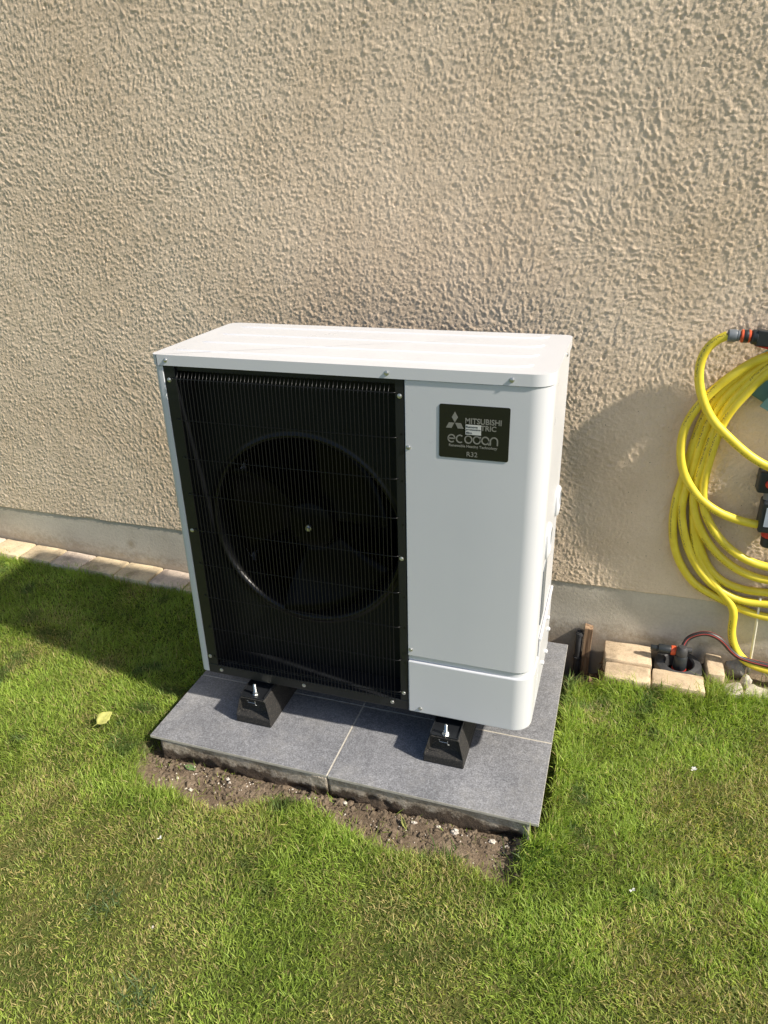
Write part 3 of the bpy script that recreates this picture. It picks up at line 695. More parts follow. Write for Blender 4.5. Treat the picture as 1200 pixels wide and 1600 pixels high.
# mounting feet and rubber blocks
for i, xc in enumerate((.203, .818)):
    b = MB(); b.box(xc-.042, xc+.042, -.048, .492, -.030, -.0265); b.box(xc-.042, xc-.0395, -.046, .492, -.0265, -.021); b.box(xc+.0395, xc+.042, -.046, .492, -.0265, -.021)
    b.box(xc-.034, xc+.034, .028, .44, -.0265, .003)
    ft = b.build('mounting_foot', M['char'], hp); bevel(ft, .001)
    MB().box(xc-.033, xc+.030, .0265, .0278, -.012, -.004).build('slotted_strip', M['zinc'], ft)
    px, py = (.207, -.030) if i == 0 else (.821, -.038)
    bo = MB(); bo.lathe([(.011, 0), (.011, .002), (0, .002)], (px, py, -.0264), 'Z', 20); bo.lathe([(.0085, 0), (.0085, .008), (.007, .009)], (px, py, -.0244), 'Z', 6)
    hh = .037 if i == 0 else .033
    P = []; k2 = 0
    while k2*.0008 < hh-.01: P.append((.0040 if k2 % 2 else .0046, .009+k2*.0008)); k2 += 1
    P.append((.003, hh)); P.append((0, hh)); bo.lathe([(.0046, .004)]+P, (px, py, -.0244), 'Z', 14)
    bo.build('bolt', M['zinc'], ft, ang=35)
    blk = thing('rubber_block', 'black rubber mounting block under the left end of the heat pump, with one bolt' if i == 0 else 'black rubber mounting block under the white right-hand panel of the heat pump',
                'mounting block', (xc, .22, ZS), 'rubber blocks carrying the heat pump')
    wb, wt, y0, y1 = .0605, .044, -.056, .50
    zc0, zc1 = ZS+.0003, -.0305
    v = []; 
    for z_, hw, ya in ((zc0, wb, y0), (zc0+.028, wb-.001, y0-.001), (zc1-.006, wt, -.050), (zc1, wt-.004, -.047)):
        v += [(xc-hw, ya, z_), (xc+hw, ya, z_), (xc+hw, y1, z_), (xc-hw, y1, z_)]
    f = [(3, 2, 1, 0), (12, 13, 14, 15)]
    for l in range(3):
        for s in range(4): f.append((l*4+s, l*4+(s+1) % 4, l*4+4+(s+1) % 4, l*4+4+s))
    bm = bmesh.new(); vv = [bm.verts.new(p) for p in v]; fs = [bm.faces.new([vv[q] for q in ff]) for ff in f]; bm.normal_update()
    front = [fc for fc in bm.faces if fc.normal.y < -.8 and abs(fc.calc_center_median().z-(ZS+.06)) < .03]
    for fc in front:
        rr_ = bmesh.ops.inset_region(bm, faces=[fc], thickness=.014, depth=0)
        bmesh.ops.translate(bm, verts=fc.verts[:], vec=(0, .022, .004))
        bmesh.ops.scale(bm, verts=fc.verts[:], vec=(.86, 1, .86), space=Matrix.Translation(-fc.calc_center_median()))
    org = ORG[blk.name]
    m = bpy.data.meshes.new('block_body'); bm.to_mesh(m); bm.free(); m.materials.append(M['rubber']); bevel(put('block_body', m, blk), .004, 3, 25)
    cl = MB(); cl.tube([(xc-.016, -.051, -.040), (xc-.012, -.053, -.036), (xc-.012, -.053, -.044), (xc+.012, -.053, -.044), (xc+.012, -.053, -.036), (xc+.012, -.053, -.050), (xc+.016, -.051, -.052)], .0009, 6)
    cl.build('wire_clip', M['zinc'], blk)
    MB().box(xc-.0465, xc-.0445, -.03, .47, -.040, -.0335).build('side_rail', M['gplastic'], blk)

# ------------------------------------------------------------------ loose bricks, stake, drain on the right
def block_obj(name, label, cat, cx_, cy_, cz_, sx, sy, sz, rz, mat, seed, group=None, tilt=(0, 0), amp=.003, bev=.008):
    bm = rough_block((sx, sy, sz), seed, 3, amp, bev); m = bpy.data.meshes.new(name); bm.to_mesh(m); bm.free(); m.materials.append(mat)
    m.polygons.foreach_set('use_smooth', [True]*len(m.polygons)); m.set_sharp_from_angle(angle=R_(55))
    o = put(name, m, None, (cx_, cy_, cz_)); o.rotation_euler = (tilt[0], tilt[1], rz); return tag(o, label, cat, group)
GB = 'bricks laid round the drain fitting'
block_obj('brick', 'sand coloured brick lying against the plinth beside the black drain cap', 'brick', 1.318, .645, -.144, .158, .112, .058, .01, M['brick'], 1, GB)
block_obj('brick', 'sand coloured brick half in grass, in front of the brick touching the plinth', 'brick', 1.320, .540, -.151, .150, .090, .055, .0, M['brick'], 2, GB)
block_obj('brick', 'sand coloured brick lying directly in front of the black drain cap', 'brick', 1.482, .541, -.149, .164, .088, .055, -.02, M['brick'], 3, GB)
block_obj('brick', 'narrow brick standing on edge right of the black drain cap', 'brick', 1.601, .640, -.141, .054, .120, .07, .03, M['brick'], 4, GB, amp=.0025)
GS = 'pale stones set in the grass edge'
block_obj('edging_stone', 'short pale stone in the grass edge, next to the narrow brick on edge', 'edging stone', 1.655, .560, -.158, .060, .060, .05, .08, M['pale'], 6, GS, amp=.012, bev=.012)
block_obj('edging_stone', 'long pale stone in the grass edge below the bottom loop of the yellow hose', 'edging stone', 1.735, .567, -.157, .095, .06, .05, -.03, M['pale'], 7, GS, amp=.012, bev=.012)
block_obj('edging_stone', 'pale stone in the grass edge cut off by the right border of the photo', 'edging stone', 1.845, .568, -.158, .115, .055, .05, .02, M['pale'], 8, GS, amp=.012, bev=.012)
def rock(name, label, c, s, mat, seed, amp=.35, group=None, cat='stone'):
    from mathutils import noise as mn
    bm = bmesh.new(); bmesh.ops.create_icosphere(bm, subdivisions=3, radius=1)
    for v in bm.verts:
        d = 1+amp*mn.noise(v.co*1.3+Vector((seed*7.3, 0, 0)))+amp*.3*mn.noise(v.co*4+Vector((seed, 3, 0))); v.co = Vector((v.co.x*s[0]*d, v.co.y*s[1]*d, v.co.z*s[2]*d))
    m = bpy.data.meshes.new(name); bm.to_mesh(m); bm.free(); m.materials.append(mat); o = put(name, m, None, c); return tag(o, label, cat, group)
rock('stone', 'rough dark grey stone against the plinth behind the bottom loop of hose', (1.672, .675, -.130), (.036, .022, .034), M['stone'], 3)
rock('stone', 'small whitish stone standing in the gap behind the pale edging stones', (1.700, .612, -.142), (.017, .016, .028), M['pale'], 9, .3)
# wooden stake
stake = thing('wooden_stake', 'brown weathered wooden stake standing against the plinth between tiled base and bricks', 'stake', (1.175, .69, -.24))
b = MB(); b.add([(1.163, .690, -.30), (1.191, .690, -.30), (1.191, .706, -.30), (1.163, .706, -.30), (1.163, .688, -.187), (1.190, .688, -.187), (1.190, .705, -.187), (1.163, .705, -.187)], [(0,3,2,1),(4,5,6,7),(0,1,5,4),(1,2,6,5),(2,3,7,6),(3,0,4,7)])
bevel(b.build('lower_board', M['wood'], stake), .0015)
b = MB(); b.add([(1.162, .677, -.190), (1.190, .677, -.190), (1.190, .705, -.190), (1.162, .705, -.190), (1.163, .680, -.066), (1.192, .680, -.070), (1.192, .706, -.066), (1.163, .706, -.060)], [(0,3,2,1),(4,5,6,7),(0,1,5,4),(1,2,6,5),(2,3,7,6),(3,0,4,7)])
bevel(b.build('upper_board', M['wood'], stake), .0015)
pipe = thing('pipe_stub', 'short black ground pipe with rims standing in shade left of the wooden stake', 'pipe', (1.145, .69, -.24))
MB().lathe([(.0115, -.13), (.0115, .155), (.009, .155), (.009, .11)], (1.147, .689, -.245), 'Z', 18).build('pipe_body', M['bplastic'], pipe, ang=40)
for z_ in (-.102, -.206): MB().lathe([(.0115, 0), (.0145, 0), (.0145, .008), (.0115, .008)], (1.147, .688, z_), 'Z', 18).build('pipe_rim', M['bplastic'], pipe, ang=40)
# dried leaves beside the stake
lv = MB(); rr = random.Random(3)
for i in range(170):
    x_ = rr.uniform(1.195, 1.25); y_ = rr.uniform(.50, .70); z_ = float(gz(x_, y_))+rr.uniform(.0, .016); a_ = rr.uniform(0, 6.28); L_ = rr.uniform(.008, .018)
    d = Vector((math.cos(a_), math.sin(a_), rr.uniform(-.5, .5)))*L_; s = Vector((-math.sin(a_), math.cos(a_), rr.uniform(-.6, .6)))*L_*.35
    p = Vector((x_, y_, z_)); lv.add([p-d, p-s+Vector((0, 0, .002)), p+d, p+s], [(0, 1, 2), (0, 2, 3)])
o = lv.build('leaf_litter', M['leafb']); tag(o, 'dry brown leaf litter in the gap between wooden stake and bricks', 'leaf litter'); o['kind'] = 'stuff'

# drain fitting
dr = thing('drain_fitting', 'black round ground drain cap with red-ringed quick connector and short black side connector', 'drain fitting', (1.487, .640, -.15))
c0 = (1.486, .638, -.150)
MB().lathe([(.078, -.05), (.080, .018), (.074, .028), (.052, .034), (.047, .030), (.044, .006), (.043, -.04)], c0, 'Z', 40, dirv=(0, -.06, 1)).build('drain_ring', M['bplastic'], dr, ang=40)
b = MB(); b.lathe([(.043, 0), (0, 0)], (1.486, .64, -.165), 'Z', 24); b.build('drain_bottom', M['bplastic'], dr)
b = MB(); b.add([(1.535, .575, -.122), (1.560, .592, -.123), (1.563, .640, -.122), (1.545, .655, -.120), (1.535, .575, -.150), (1.560, .592, -.150), (1.563, .640, -.150), (1.545, .655, -.150)], [(0,1,2,3),(4,7,6,5),(0,4,5,1),(1,5,6,2),(2,6,7,3),(3,7,4,0)])
bevel(b.build('hinge_flap', M['bplastic'], dr), .003)
qx, qy = 1.489, .626
MB().lathe([(.0215, -.062), (.0215, -.040), (.0235, -.038), (.0235, -.030)], (qx, qy, -.105), 'Z', 28).build('red_collar', M['red'], dr, ang=35)
MB().lathe([(.0205, -.030), (.0222, -.026), (.0215, .018), (.018, .024)], (qx, qy, -.105), 'Z', 28).build('connector_sleeve', M['dplastic'], dr, ang=35)
b = MB(); b.lathe([(.017, 0), (.019, .004), (.018, .026), (.012, .034), (0, .034)], (qx, qy, -.081), 'Z', 20); b.tube([(qx-.012, qy+.01, -.062), (qx+.032, qy+.012, -.064)], .010, 12); b.build('elbow', M['bplastic'], dr, ang=35)
hz = -.076; hy = .640
b = MB(); b.lathe([(.008, 0), (.010, .003), (.010, .024), (.0155, .026), (.0165, .032), (.0165, .062), (.015, .066)], (1.389, hy, hz), 'X', 20)
b.build('side_connector', M['dplastic'], dr, ang=35)
MB().lathe([(.015, 0), (.0168, .002), (.0168, .016), (.014, .020), (.0125, .026)], (1.4545, hy, hz), 'X', 20).build('orange_collar', M['orange'], dr, ang=35)
for i in range(5): pass

def catmull(P, step):
    P = [Vector(p) for p in P]; out = []
    Q_ = [P[0]*2-P[1]]+P+[P[-1]*2-P[-2]]
    for i in range(1, len(Q_)-2):
        p0, p1, p2, p3 = Q_[i-1:i+3]; n = max(2, int((p2-p1).length/step))
        for k in range(n):
            t = k/n; out.append(.5*((2*p1)+(p2-p0)*t+(2*p0-5*p1+4*p2-p3)*t*t+(3*p1-p0-3*p2+p3)*t**3))
    out.append(P[-1]); return out
def smooth_path(P, it):
    A = np.array([p[:] for p in P])
    for _ in range(it): A[1:-1] = A[1:-1]*.5+(A[:-2]+A[2:])*.25
    return [Vector(p) for p in A]
def hose_mesh(name, P, r, mat, n=14):
    P = [Vector(p) for p in P]; N_ = len(P); v = []; uvs = []; Ls = [0]
    for i in range(1, N_): Ls.append(Ls[-1]+(P[i]-P[i-1]).length)
    ref = Vector((0, -1, 0))
    for i in range(N_):
        d = (P[min(i+1, N_-1)]-P[max(i-1, 0)]).normalized(); a = ref-d*ref.dot(d); a.normalize(); b_ = d.cross(a)
        for k in range(n): t = 2*math.pi*k/n+math.pi; v.append(P[i]+(a*math.cos(t)+b_*math.sin(t))*r)
    f = []; uv = []
    for i in range(N_-1):
        for k in range(n):
            f.append((i*n+k, i*n+(k+1) % n, (i+1)*n+(k+1) % n, (i+1)*n+k)); uv += [(Ls[i], k/n), (Ls[i], (k+1)/n), (Ls[i+1], (k+1)/n), (Ls[i+1], k/n)]
    m = me(name, v, f, mat, True); l = m.uv_layers.new(name='UVMap'); l.data.foreach_set('uv', np.array(uv, np.float32).ravel()); return m
# small striped hose
Y = .655
sp = [(1.491, .632, -.075), (1.492, .640, -.060), (1.505, Y, -.030), (1.532, Y, -.007), (1.563, Y, .002), (1.595, Y, -.008), (1.62, Y, -.027), (1.64, Y, -.049), (1.672, Y, -.072), (1.717, Y, -.083), (1.762, Y, -.088), (1.85, .65, -.10), (2.0, .63, -.125), (2.3, .60, -.14)]
o = put('striped_hose', hose_mesh('striped_hose', catmull(sp, .006), .0085, M['shose'], 24)); tag(o, 'thin black garden hose with red stripes arching from the drain fitting towards the right', 'hose')
# white stick
o = MB().tube([(1.702, .683, .150), (1.708, .684, .05), (1.714, .680, -.10), (1.716, .678, -.18)], .0042, 10).build('white_rod', M['ivory'], None, smooth=True); tag(o, 'thin ivory white rod leaning on the plinth inside the bottom loop of the yellow hose', 'rod')

# ------------------------------------------------------------------ yellow hose coil on its hanger
def L(y, pts): return [(x, y, z) for x, z in pts]
A_ = L(0.654, [(1.465, 1.001),(1.44, 0.995),(1.417, 0.971),(1.403, 0.934),(1.404, 0.889),(1.412, 0.849),(1.427, 0.807),(1.446, 0.772),(1.471, 0.739),(1.504, 0.71),(1.534, 0.684),(1.573, 0.652),(1.608, 0.631),(1.64, 0.614)])
B_ = L(0.664, [(1.582, 0.948),(1.555, 0.934),(1.522, 0.91),(1.489, 0.878),(1.464, 0.853),(1.44, 0.823),(1.421, 0.792),(1.404, 0.762),(1.39, 0.72),(1.386, 0.675),(1.39, 0.63),(1.4, 0.585),(1.42, 0.543),(1.445, 0.512),(1.477, 0.479),(1.511, 0.456),(1.551, 0.438),(1.594, 0.425),(1.632, 0.42),(1.676, 0.419)])
F_ = L(0.69, [(1.586, 0.943),(1.551, 0.913),(1.516, 0.878),(1.481, 0.839),(1.459, 0.797),(1.44, 0.742),(1.428, 0.682),(1.421, 0.62),(1.413, 0.557),(1.405, 0.509),(1.4, 0.466),(1.399, 0.41),(1.408, 0.335),(1.425, 0.275),(1.456, 0.217),(1.498, 0.167),(1.542, 0.141),(1.582, 0.124),(1.624, 0.106),(1.655, 0.095),(1.692, 0.081),(1.739, 0.075)])
G_ = L(0.684, [(1.585, 0.928),(1.557, 0.898),(1.526, 0.863),(1.494, 0.825),(1.474, 0.785),(1.456, 0.736),(1.445, 0.68),(1.44, 0.623),(1.433, 0.575),(1.425, 0.518),(1.418, 0.46),(1.425, 0.407),(1.445, 0.338),(1.473, 0.272),(1.506, 0.223),(1.541, 0.184),(1.581, 0.155),(1.626, 0.134),(1.67, 0.126),(1.728, 0.131)])
H_ = L(0.692, [(1.594, 0.888),(1.564, 0.862),(1.542, 0.829),(1.52, 0.789),(1.504, 0.748),(1.494, 0.71),(1.485, 0.661),(1.476, 0.596),(1.462, 0.528),(1.455, 0.443),(1.467, 0.381),(1.489, 0.323),(1.51, 0.272),(1.531, 0.235),(1.566, 0.198),(1.608, 0.176),(1.66, 0.166),(1.723, 0.168)])
I_ = L(0.677, [(1.589, 0.918),(1.566, 0.886),(1.537, 0.849),(1.51, 0.809),(1.494, 0.773),(1.479, 0.724),(1.467, 0.671),(1.46, 0.612),(1.451, 0.538),(1.448, 0.489),(1.455, 0.446),(1.475, 0.397),(1.505, 0.345),(1.542, 0.301),(1.586, 0.264),(1.63, 0.24),(1.673, 0.226),(1.714, 0.22)])
J_ = L(0.67, [(1.591, 0.905),(1.573, 0.88),(1.552, 0.844),(1.528, 0.808),(1.507, 0.773),(1.495, 0.734),(1.484, 0.681),(1.477, 0.628),(1.473, 0.574),(1.471, 0.528),(1.477, 0.479),(1.493, 0.43),(1.523, 0.381),(1.561, 0.338),(1.603, 0.306),(1.642, 0.285),(1.681, 0.276),(1.702, 0.27)])
CX = 1.745
def right_half(P, seed):      # the unseen half of a loop, same size, other side of the hanger
    rr = random.Random(seed); j = rr.uniform(-.012, .012); n = len(P)
    return [(2*CX-p[0]+.012+j*math.sin(i/n*3), p[1]+.0, p[2]+.01*math.sin(i/n*3)) for i, p in list(enumerate(P))[::-1][1:]]
path = list(A_)+[(1.71, .655, .600), (1.80, .655, .60), (1.93, .655, .63), (2.03, .656, .71), (2.05, .648, .80), (1.99, .652, .89), (1.90, .655, .95), (1.80, .655, .975), (1.71, .655, .975), (1.64, .655, .964)]
for i, P_ in enumerate((B_, J_, I_, G_, F_, H_)):
    path += P_; path += right_half(P_, i)
    nxt = (J_, I_, G_, F_, H_, None)[i]
    path += [(1.80, P_[0][1], P_[0][2]+.030)] ; 
    if nxt: path += [(1.69, nxt[0][1], nxt[0][2]+.035)]
path += [(1.62, .692, .905), (1.572, .693, .862), (1.530, .693, .805), (1.498, .693, .745), (1.480, .693, .67), (1.466, .693, .59), (1.456, .693, .50), (1.460, .693, .42), (1.470, .693, .355), (1.482, .693, .30), (1.51, .690, .24), (1.56, .685, .175), (1.61, .68, .13), (1.636, .674, .085), (1.632, .67, .045), (1.635, .67, .012), (1.646, .668, -.028), (1.668, .665, -.068), (1.701, .662, -.097), (1.742, .66, -.108), (1.80, .655, -.112), (1.9, .645, -.12), (2.1, .62, -.13), (2.5, .60, -.14)]
pp = smooth_path(catmull(path, .010), 14)
o = put('garden_hose', hose_mesh('garden_hose', pp, .0132, M['hose'], 16)); tag(o, 'bright yellow garden hose coiled in big loops on a wall hanger', 'garden hose')
# hanger: back plate, saddle, front lip
hg = thing('hose_hanger', 'green-grey metal wall hanger carrying the yellow hose coil at the right border', 'hose hanger', (CX, .70, .85))
def arcband(r0, r1, y0, y1, a0=28, a1=152, n=24, cz_=.715):
    b = MB(); v = []; f = []
    for i in range(n+1):
        t = R_(a0+(a1-a0)*i/n); c, s = math.cos(t), math.sin(t)
        v += [(CX+r0*c, y0, cz_+r0*s), (CX+r1*c, y0, cz_+r1*s), (CX+r1*c, y1, cz_+r1*s), (CX+r0*c, y1, cz_+r0*s)]
    for i in range(n):
        a_, c_ = i*4, i*4+4
        for k in range(4): f.append((a_+k, c_+k, c_+(k+1) % 4, a_+(k+1) % 4))
    f += [(0, 1, 2, 3), tuple(n*4+k for k in (3, 2, 1, 0))]; return b.add(v, f)
bevel(arcband(.163, .290, .699, .702, 30, 150).build('back_plate', M['teal'], hg), .0008)
bevel(arcband(.163, .167, .652, .699).build('saddle', M['teal'], hg), .0008)
bevel(arcband(.150, .185, .648, .652).build('front_lip', M['teal'], hg), .0008)
b = MB(); b.box(CX-.02, CX+.02, .69, .706, .70, .90); b.build('screw_plate', M['teal'], hg)
# spray nozzle on the hose end
nz = thing('spray_nozzle', 'grey and orange spray gun with quick connector on the upper end of the yellow hose', 'spray gun', (1.5285, 0.654, 1.000))
ax = (1, 0, -.01)
MB().lathe([(.0145, 0), (.0175, .003), (.0180, .020), (.0165, .024)], (1.4646, 0.654, 1.001), dirv=ax, n=18).build('hose_nut', M['gplastic'], nz, ang=25)
b = MB(); b.lathe([(.014, .024), (.0155, .026), (.0155, .030), (.013, .032)], (1.4646, 0.654, 1.001), dirv=ax, n=24); b.build('collar', M['gplastic'], nz, ang=30)
b = MB(); b.lathe([(.015, .034), (.0182, .036), (.0182, .041)], (1.4646, 0.654, 1.001), dirv=ax, n=24); b.lathe([(.0182, .054), (.0182, .058), (.015, .061)], (1.4646, 0.654, 1.001), dirv=ax, n=24); b.build('orange_ring', M['orange'], nz, ang=30)
MB().lathe([(.0176, .041), (.0186, .044), (.0186, .051), (.0176, .054)], (1.4646, 0.654, 1.001), dirv=ax, n=24).build('grip_ring', M['dplastic'], nz, ang=30)
b = MB(); b.lathe([(.016, .061), (.0205, .064), (.0215, .076), (.0205, .078)], (1.4646, 0.654, 1.000), dirv=ax, n=24)
b.add([(1.5405, 0.636, 0.977), (1.5405, 0.672, 0.977), (1.5405, 0.672, 1.021), (1.5405, 0.636, 1.021), (1.6285, 0.639, 0.975), (1.6285, 0.669, 0.975), (1.6285, 0.669, 1.009), (1.6285, 0.639, 1.009), (1.7085, 0.634, 0.982), (1.7085, 0.674, 0.982), (1.7085, 0.674, 1.037), (1.7085, 0.634, 1.037)],
      [(0, 3, 2, 1)]+[(a+k, a+(k+1) % 4, a+4+(k+1) % 4, a+4+k) for a in (0, 4) for k in range(4)]+[(8, 9, 10, 11)])
bevel(b.build('gun_body', M['dplastic'], nz, ang=30), .004, 3)
b = MB(); b.add([(1.5385, 0.644, 0.976), (1.5385, 0.664, 0.976), (1.6085, 0.664, 0.959), (1.6085, 0.644, 0.959), (1.6085, 0.664, 0.972), (1.6085, 0.644, 0.972)], [(0, 3, 2, 1), (0, 1, 4, 5), (0, 5, 3), (1, 2, 4), (2, 3, 5, 4)]); b.build('trigger', M['red'], nz)
MB().lathe([(.022, 0), (.030, .03), (.030, .045), (.026, .048), (0, .048)], (1.7035, 0.654, 1.009), dirv=(1, 0, .35), n=24).build('spray_head', M['dplastic'], nz, ang=30)
# tap timer at the right border
tt = thing('tap_timer', 'dark grey tap timer with pale display on the wall at the right border', 'tap timer', (1.68, .67, .45))
b = MB(); b.box(1.622, 1.700, .655, .705, .528, .596); bevel(b.build('tap_housing', M['dplastic'], tt), .006, 3)
MB().lathe([(.014, 0), (.014, .004), (.009, .010), (0, .010)], (1.655, .655, .560), dirv=(0, -1, 0), n=20).build('red_knob', M['red'], tt, ang=35)
MB().lathe([(.022, 0), (.022, .026)], (1.668, .676, .503), n=20).build('neck', M['gplastic'], tt, ang=30)
b = MB(); b.box(1.644, 1.725, .640, .700, .402, .504); bevel(b.build('timer_body', M['dplastic'], tt), .006, 3)
MB().box(1.656, 1.712, .6385, .6400, .425, .488).build('display', M['screen'], tt)
MB().lathe([(.024, 0), (.026, .004), (.026, .020)], (1.688, .676, .378), n=24).build('red_outlet', M['red'], tt, ang=30)
MB().lathe([(.020, -.03), (.023, -.026), (.024, 0), (.020, .004)], (1.688, .676, .374), n=24).build('outlet_nut', M['dplastic'], tt, ang=30)

# ------------------------------------------------------------------ leaves, petals, chips
def leaf(name, label, c, Lh, Wd, rz, tilt, mat, cat='leaf', curl=.35, n=8):
    v = []; f = []
    for i in range(n+1):
        t = i/n; w_ = Wd*math.sin(math.pi*t**.8)*(1 if i % 2 else .88)
        for s in (-1, -.5, 0, .5, 1): v.append(((t-.5)*Lh, s*w_, curl*Lh*(abs(s)**1.6)*.35*math.sin(math.pi*t)+curl*Lh*.3*(t-.5)**2))
    for i in range(n):
        for j in range(4): f.append((i*5+j, i*5+j+1, (i+1)*5+j+1, (i+1)*5+j))
    b = MB(); b.add(v, f); b.tube([(-Lh*.75, 0, .003), (-Lh*.5, 0, 0), (Lh*.4, 0, .001)], .0009, 5)
    o = b.build(name, mat, None, smooth=True); o.location = c; o.rotation_euler = (tilt[0], tilt[1], rz); o.modifiers.new('thick', 'SOLIDIFY').thickness = .0006
    return tag(o, label, cat)
leaf('fallen_leaf', 'curled yellow-green leaf lying on the lawn left of the tiled base', (-.272, -.170, -.122), .058, .022, R_(62), (R_(22), R_(-16)), M['leafy'], curl=.32)
leaf('fallen_leaf', 'dull green leaf lying on bare soil below the left front corner of the tiled base', (.062, -.218, -.198), .042, .010, R_(-8), (R_(10), R_(4)), M['leafg'], curl=.3)
leaf('fallen_leaf', 'small yellowish leaf standing in the soil in front of the right-hand footing', (.752, -.235, -.193), .040, .007, R_(-50), (R_(40), R_(20)), M['leafy'], curl=.3)
def petal_clump(label, c, s, mat, seed, cat='petal'):
    rr = random.Random(seed); b = MB()
    for i in range(4):
        a_ = rr.uniform(0, 6.28); d = Vector((math.cos(a_), math.sin(a_), rr.uniform(-.2, .7)))*s; q = Vector((-math.sin(a_), math.cos(a_), rr.uniform(0, .6)))*s*.6
        p = Vector((0, 0, 0)); b.add([p, p+d*.5-q*.5, p+d, p+d*.5+q*.5], [(0, 1, 2), (0, 2, 3)])
    o = b.build('white_petal', mat, None); o.location = c; o.modifiers.new('thick', 'SOLIDIFY').thickness = .0006; return tag(o, label, cat)
petal_clump('white crumpled petal on the lawn right of the tiled base', (1.509, .137, -.135), .011, M['petal'], 1)
petal_clump('tiny white petal on the dry lawn at the lower right', (1.349, -.311, -.142), .008, M['petal'], 2)
petal_clump('tiny white petal on the lawn below the left part of the bare soil', (.157, -.512, -.142), .007, M['petal'], 3)
petal_clump('tiny cream petal on the lawn at the lower left', (.285, -.737, -.142), .006, M['chip'], 4)
chips = [(.776, -.222, .013, 'pale chip beside the small yellowish leaf in the soil'), (.893, -.222, .019, 'largest whitish chip in the soil under the right-hand tile'), (.996, -.222, .017, 'greyish chip in the soil near the right end of the footing'),
         (1.035, -.226, .010, 'small chip in the soil closest to the right end of the footing'), (.565, -.206, .012, 'pale chip in the soil just right of the joint in the footing'), (.625, -.205, .011, 'upright pale chip in the soil a hand right of the footing joint'),
         (.845, -.218, .011, 'narrow pale chip in the soil left of the largest chip'), (.108, -.292, .012, 'beige chip in the bare soil towards its left end'), (.193, -.222, .012, 'pale chip in the soil in front of the left-hand footing'),
         (.204, -.232, .009, 'tan chip touching the pale chip before the left-hand footing'), (.045, -.262, .010, 'yellowish chip at the left end of the bare soil'), (.46, -.222, .008, 'small chip in the soil just left of the footing joint')]
for i, (x_, y_, s_, lb) in enumerate(chips):
    rock('stone_chip', lb, (x_, y_, float(gz(x_, y_))+s_*.30), (s_*.55, s_*.40, s_*.33), M['chip'], 20+i, .7, 'pale stone chips in the bare soil', 'stone chip')
gv = MB(); rr = random.Random(9)
for i in range(330):
    x_ = rr.uniform(-.05, 1.08); y_ = -.19-abs(rr.gauss(0, .06))
    if float(bare(x_, y_)) < .5: continue
    s_ = rr.uniform(.0012, .0042); z_ = float(gz(x_, y_))+s_*.3
    pts = [Vector((math.cos(a)*rr.uniform(.6, 1.2), math.sin(a)*rr.uniform(.6, 1.2), 0))*s_ for a in (0, 1.5, 3.1, 4.7)]; p = Vector((x_, y_, z_))
    gv.add([p+q for q in pts]+[p+Vector((0, 0, s_*rr.uniform(.5, 1)))], [(0, 1, 4), (1, 2, 4), (2, 3, 4), (3, 0, 4)])
o = gv.build('fine_gravel', M['chip']); tag(o, 'fine pale gravel and crumbs scattered over the bare soil', 'gravel'); o['kind'] = 'stuff'
cl = MB(); rr = random.Random(19)
for i in range(1500):
    x_ = rr.uniform(-.10, 1.09); y_ = -.185-abs(rr.gauss(0, .055))
    if float(bare(x_, y_)) < .35: continue
    s_ = abs(rr.gauss(0, .004))+.0016
    if y_ > -.205 and -.05 < x_ < 1.08: s_ *= 1.15
    z_ = float(gz(x_, y_))
    p = Vector((x_, y_, z_)); ring = [p+Vector((math.cos(a)*rr.uniform(.7, 1.3), math.sin(a)*rr.uniform(.7, 1.3), rr.uniform(0, .5)))*s_ for a in (0, 1.05, 2.1, 3.14, 4.2, 5.2)]
    cl.add(ring+[p+Vector((0, 0, s_*rr.uniform(.6, 1.1)))], [(k, (k+1) % 6, 6) for k in range(6)])
o = cl.build('soil_clods', M['soil']); tag(o, 'crumbly brown soil clods along the foot of the concrete footing', 'soil clods'); o['kind'] = 'stuff'

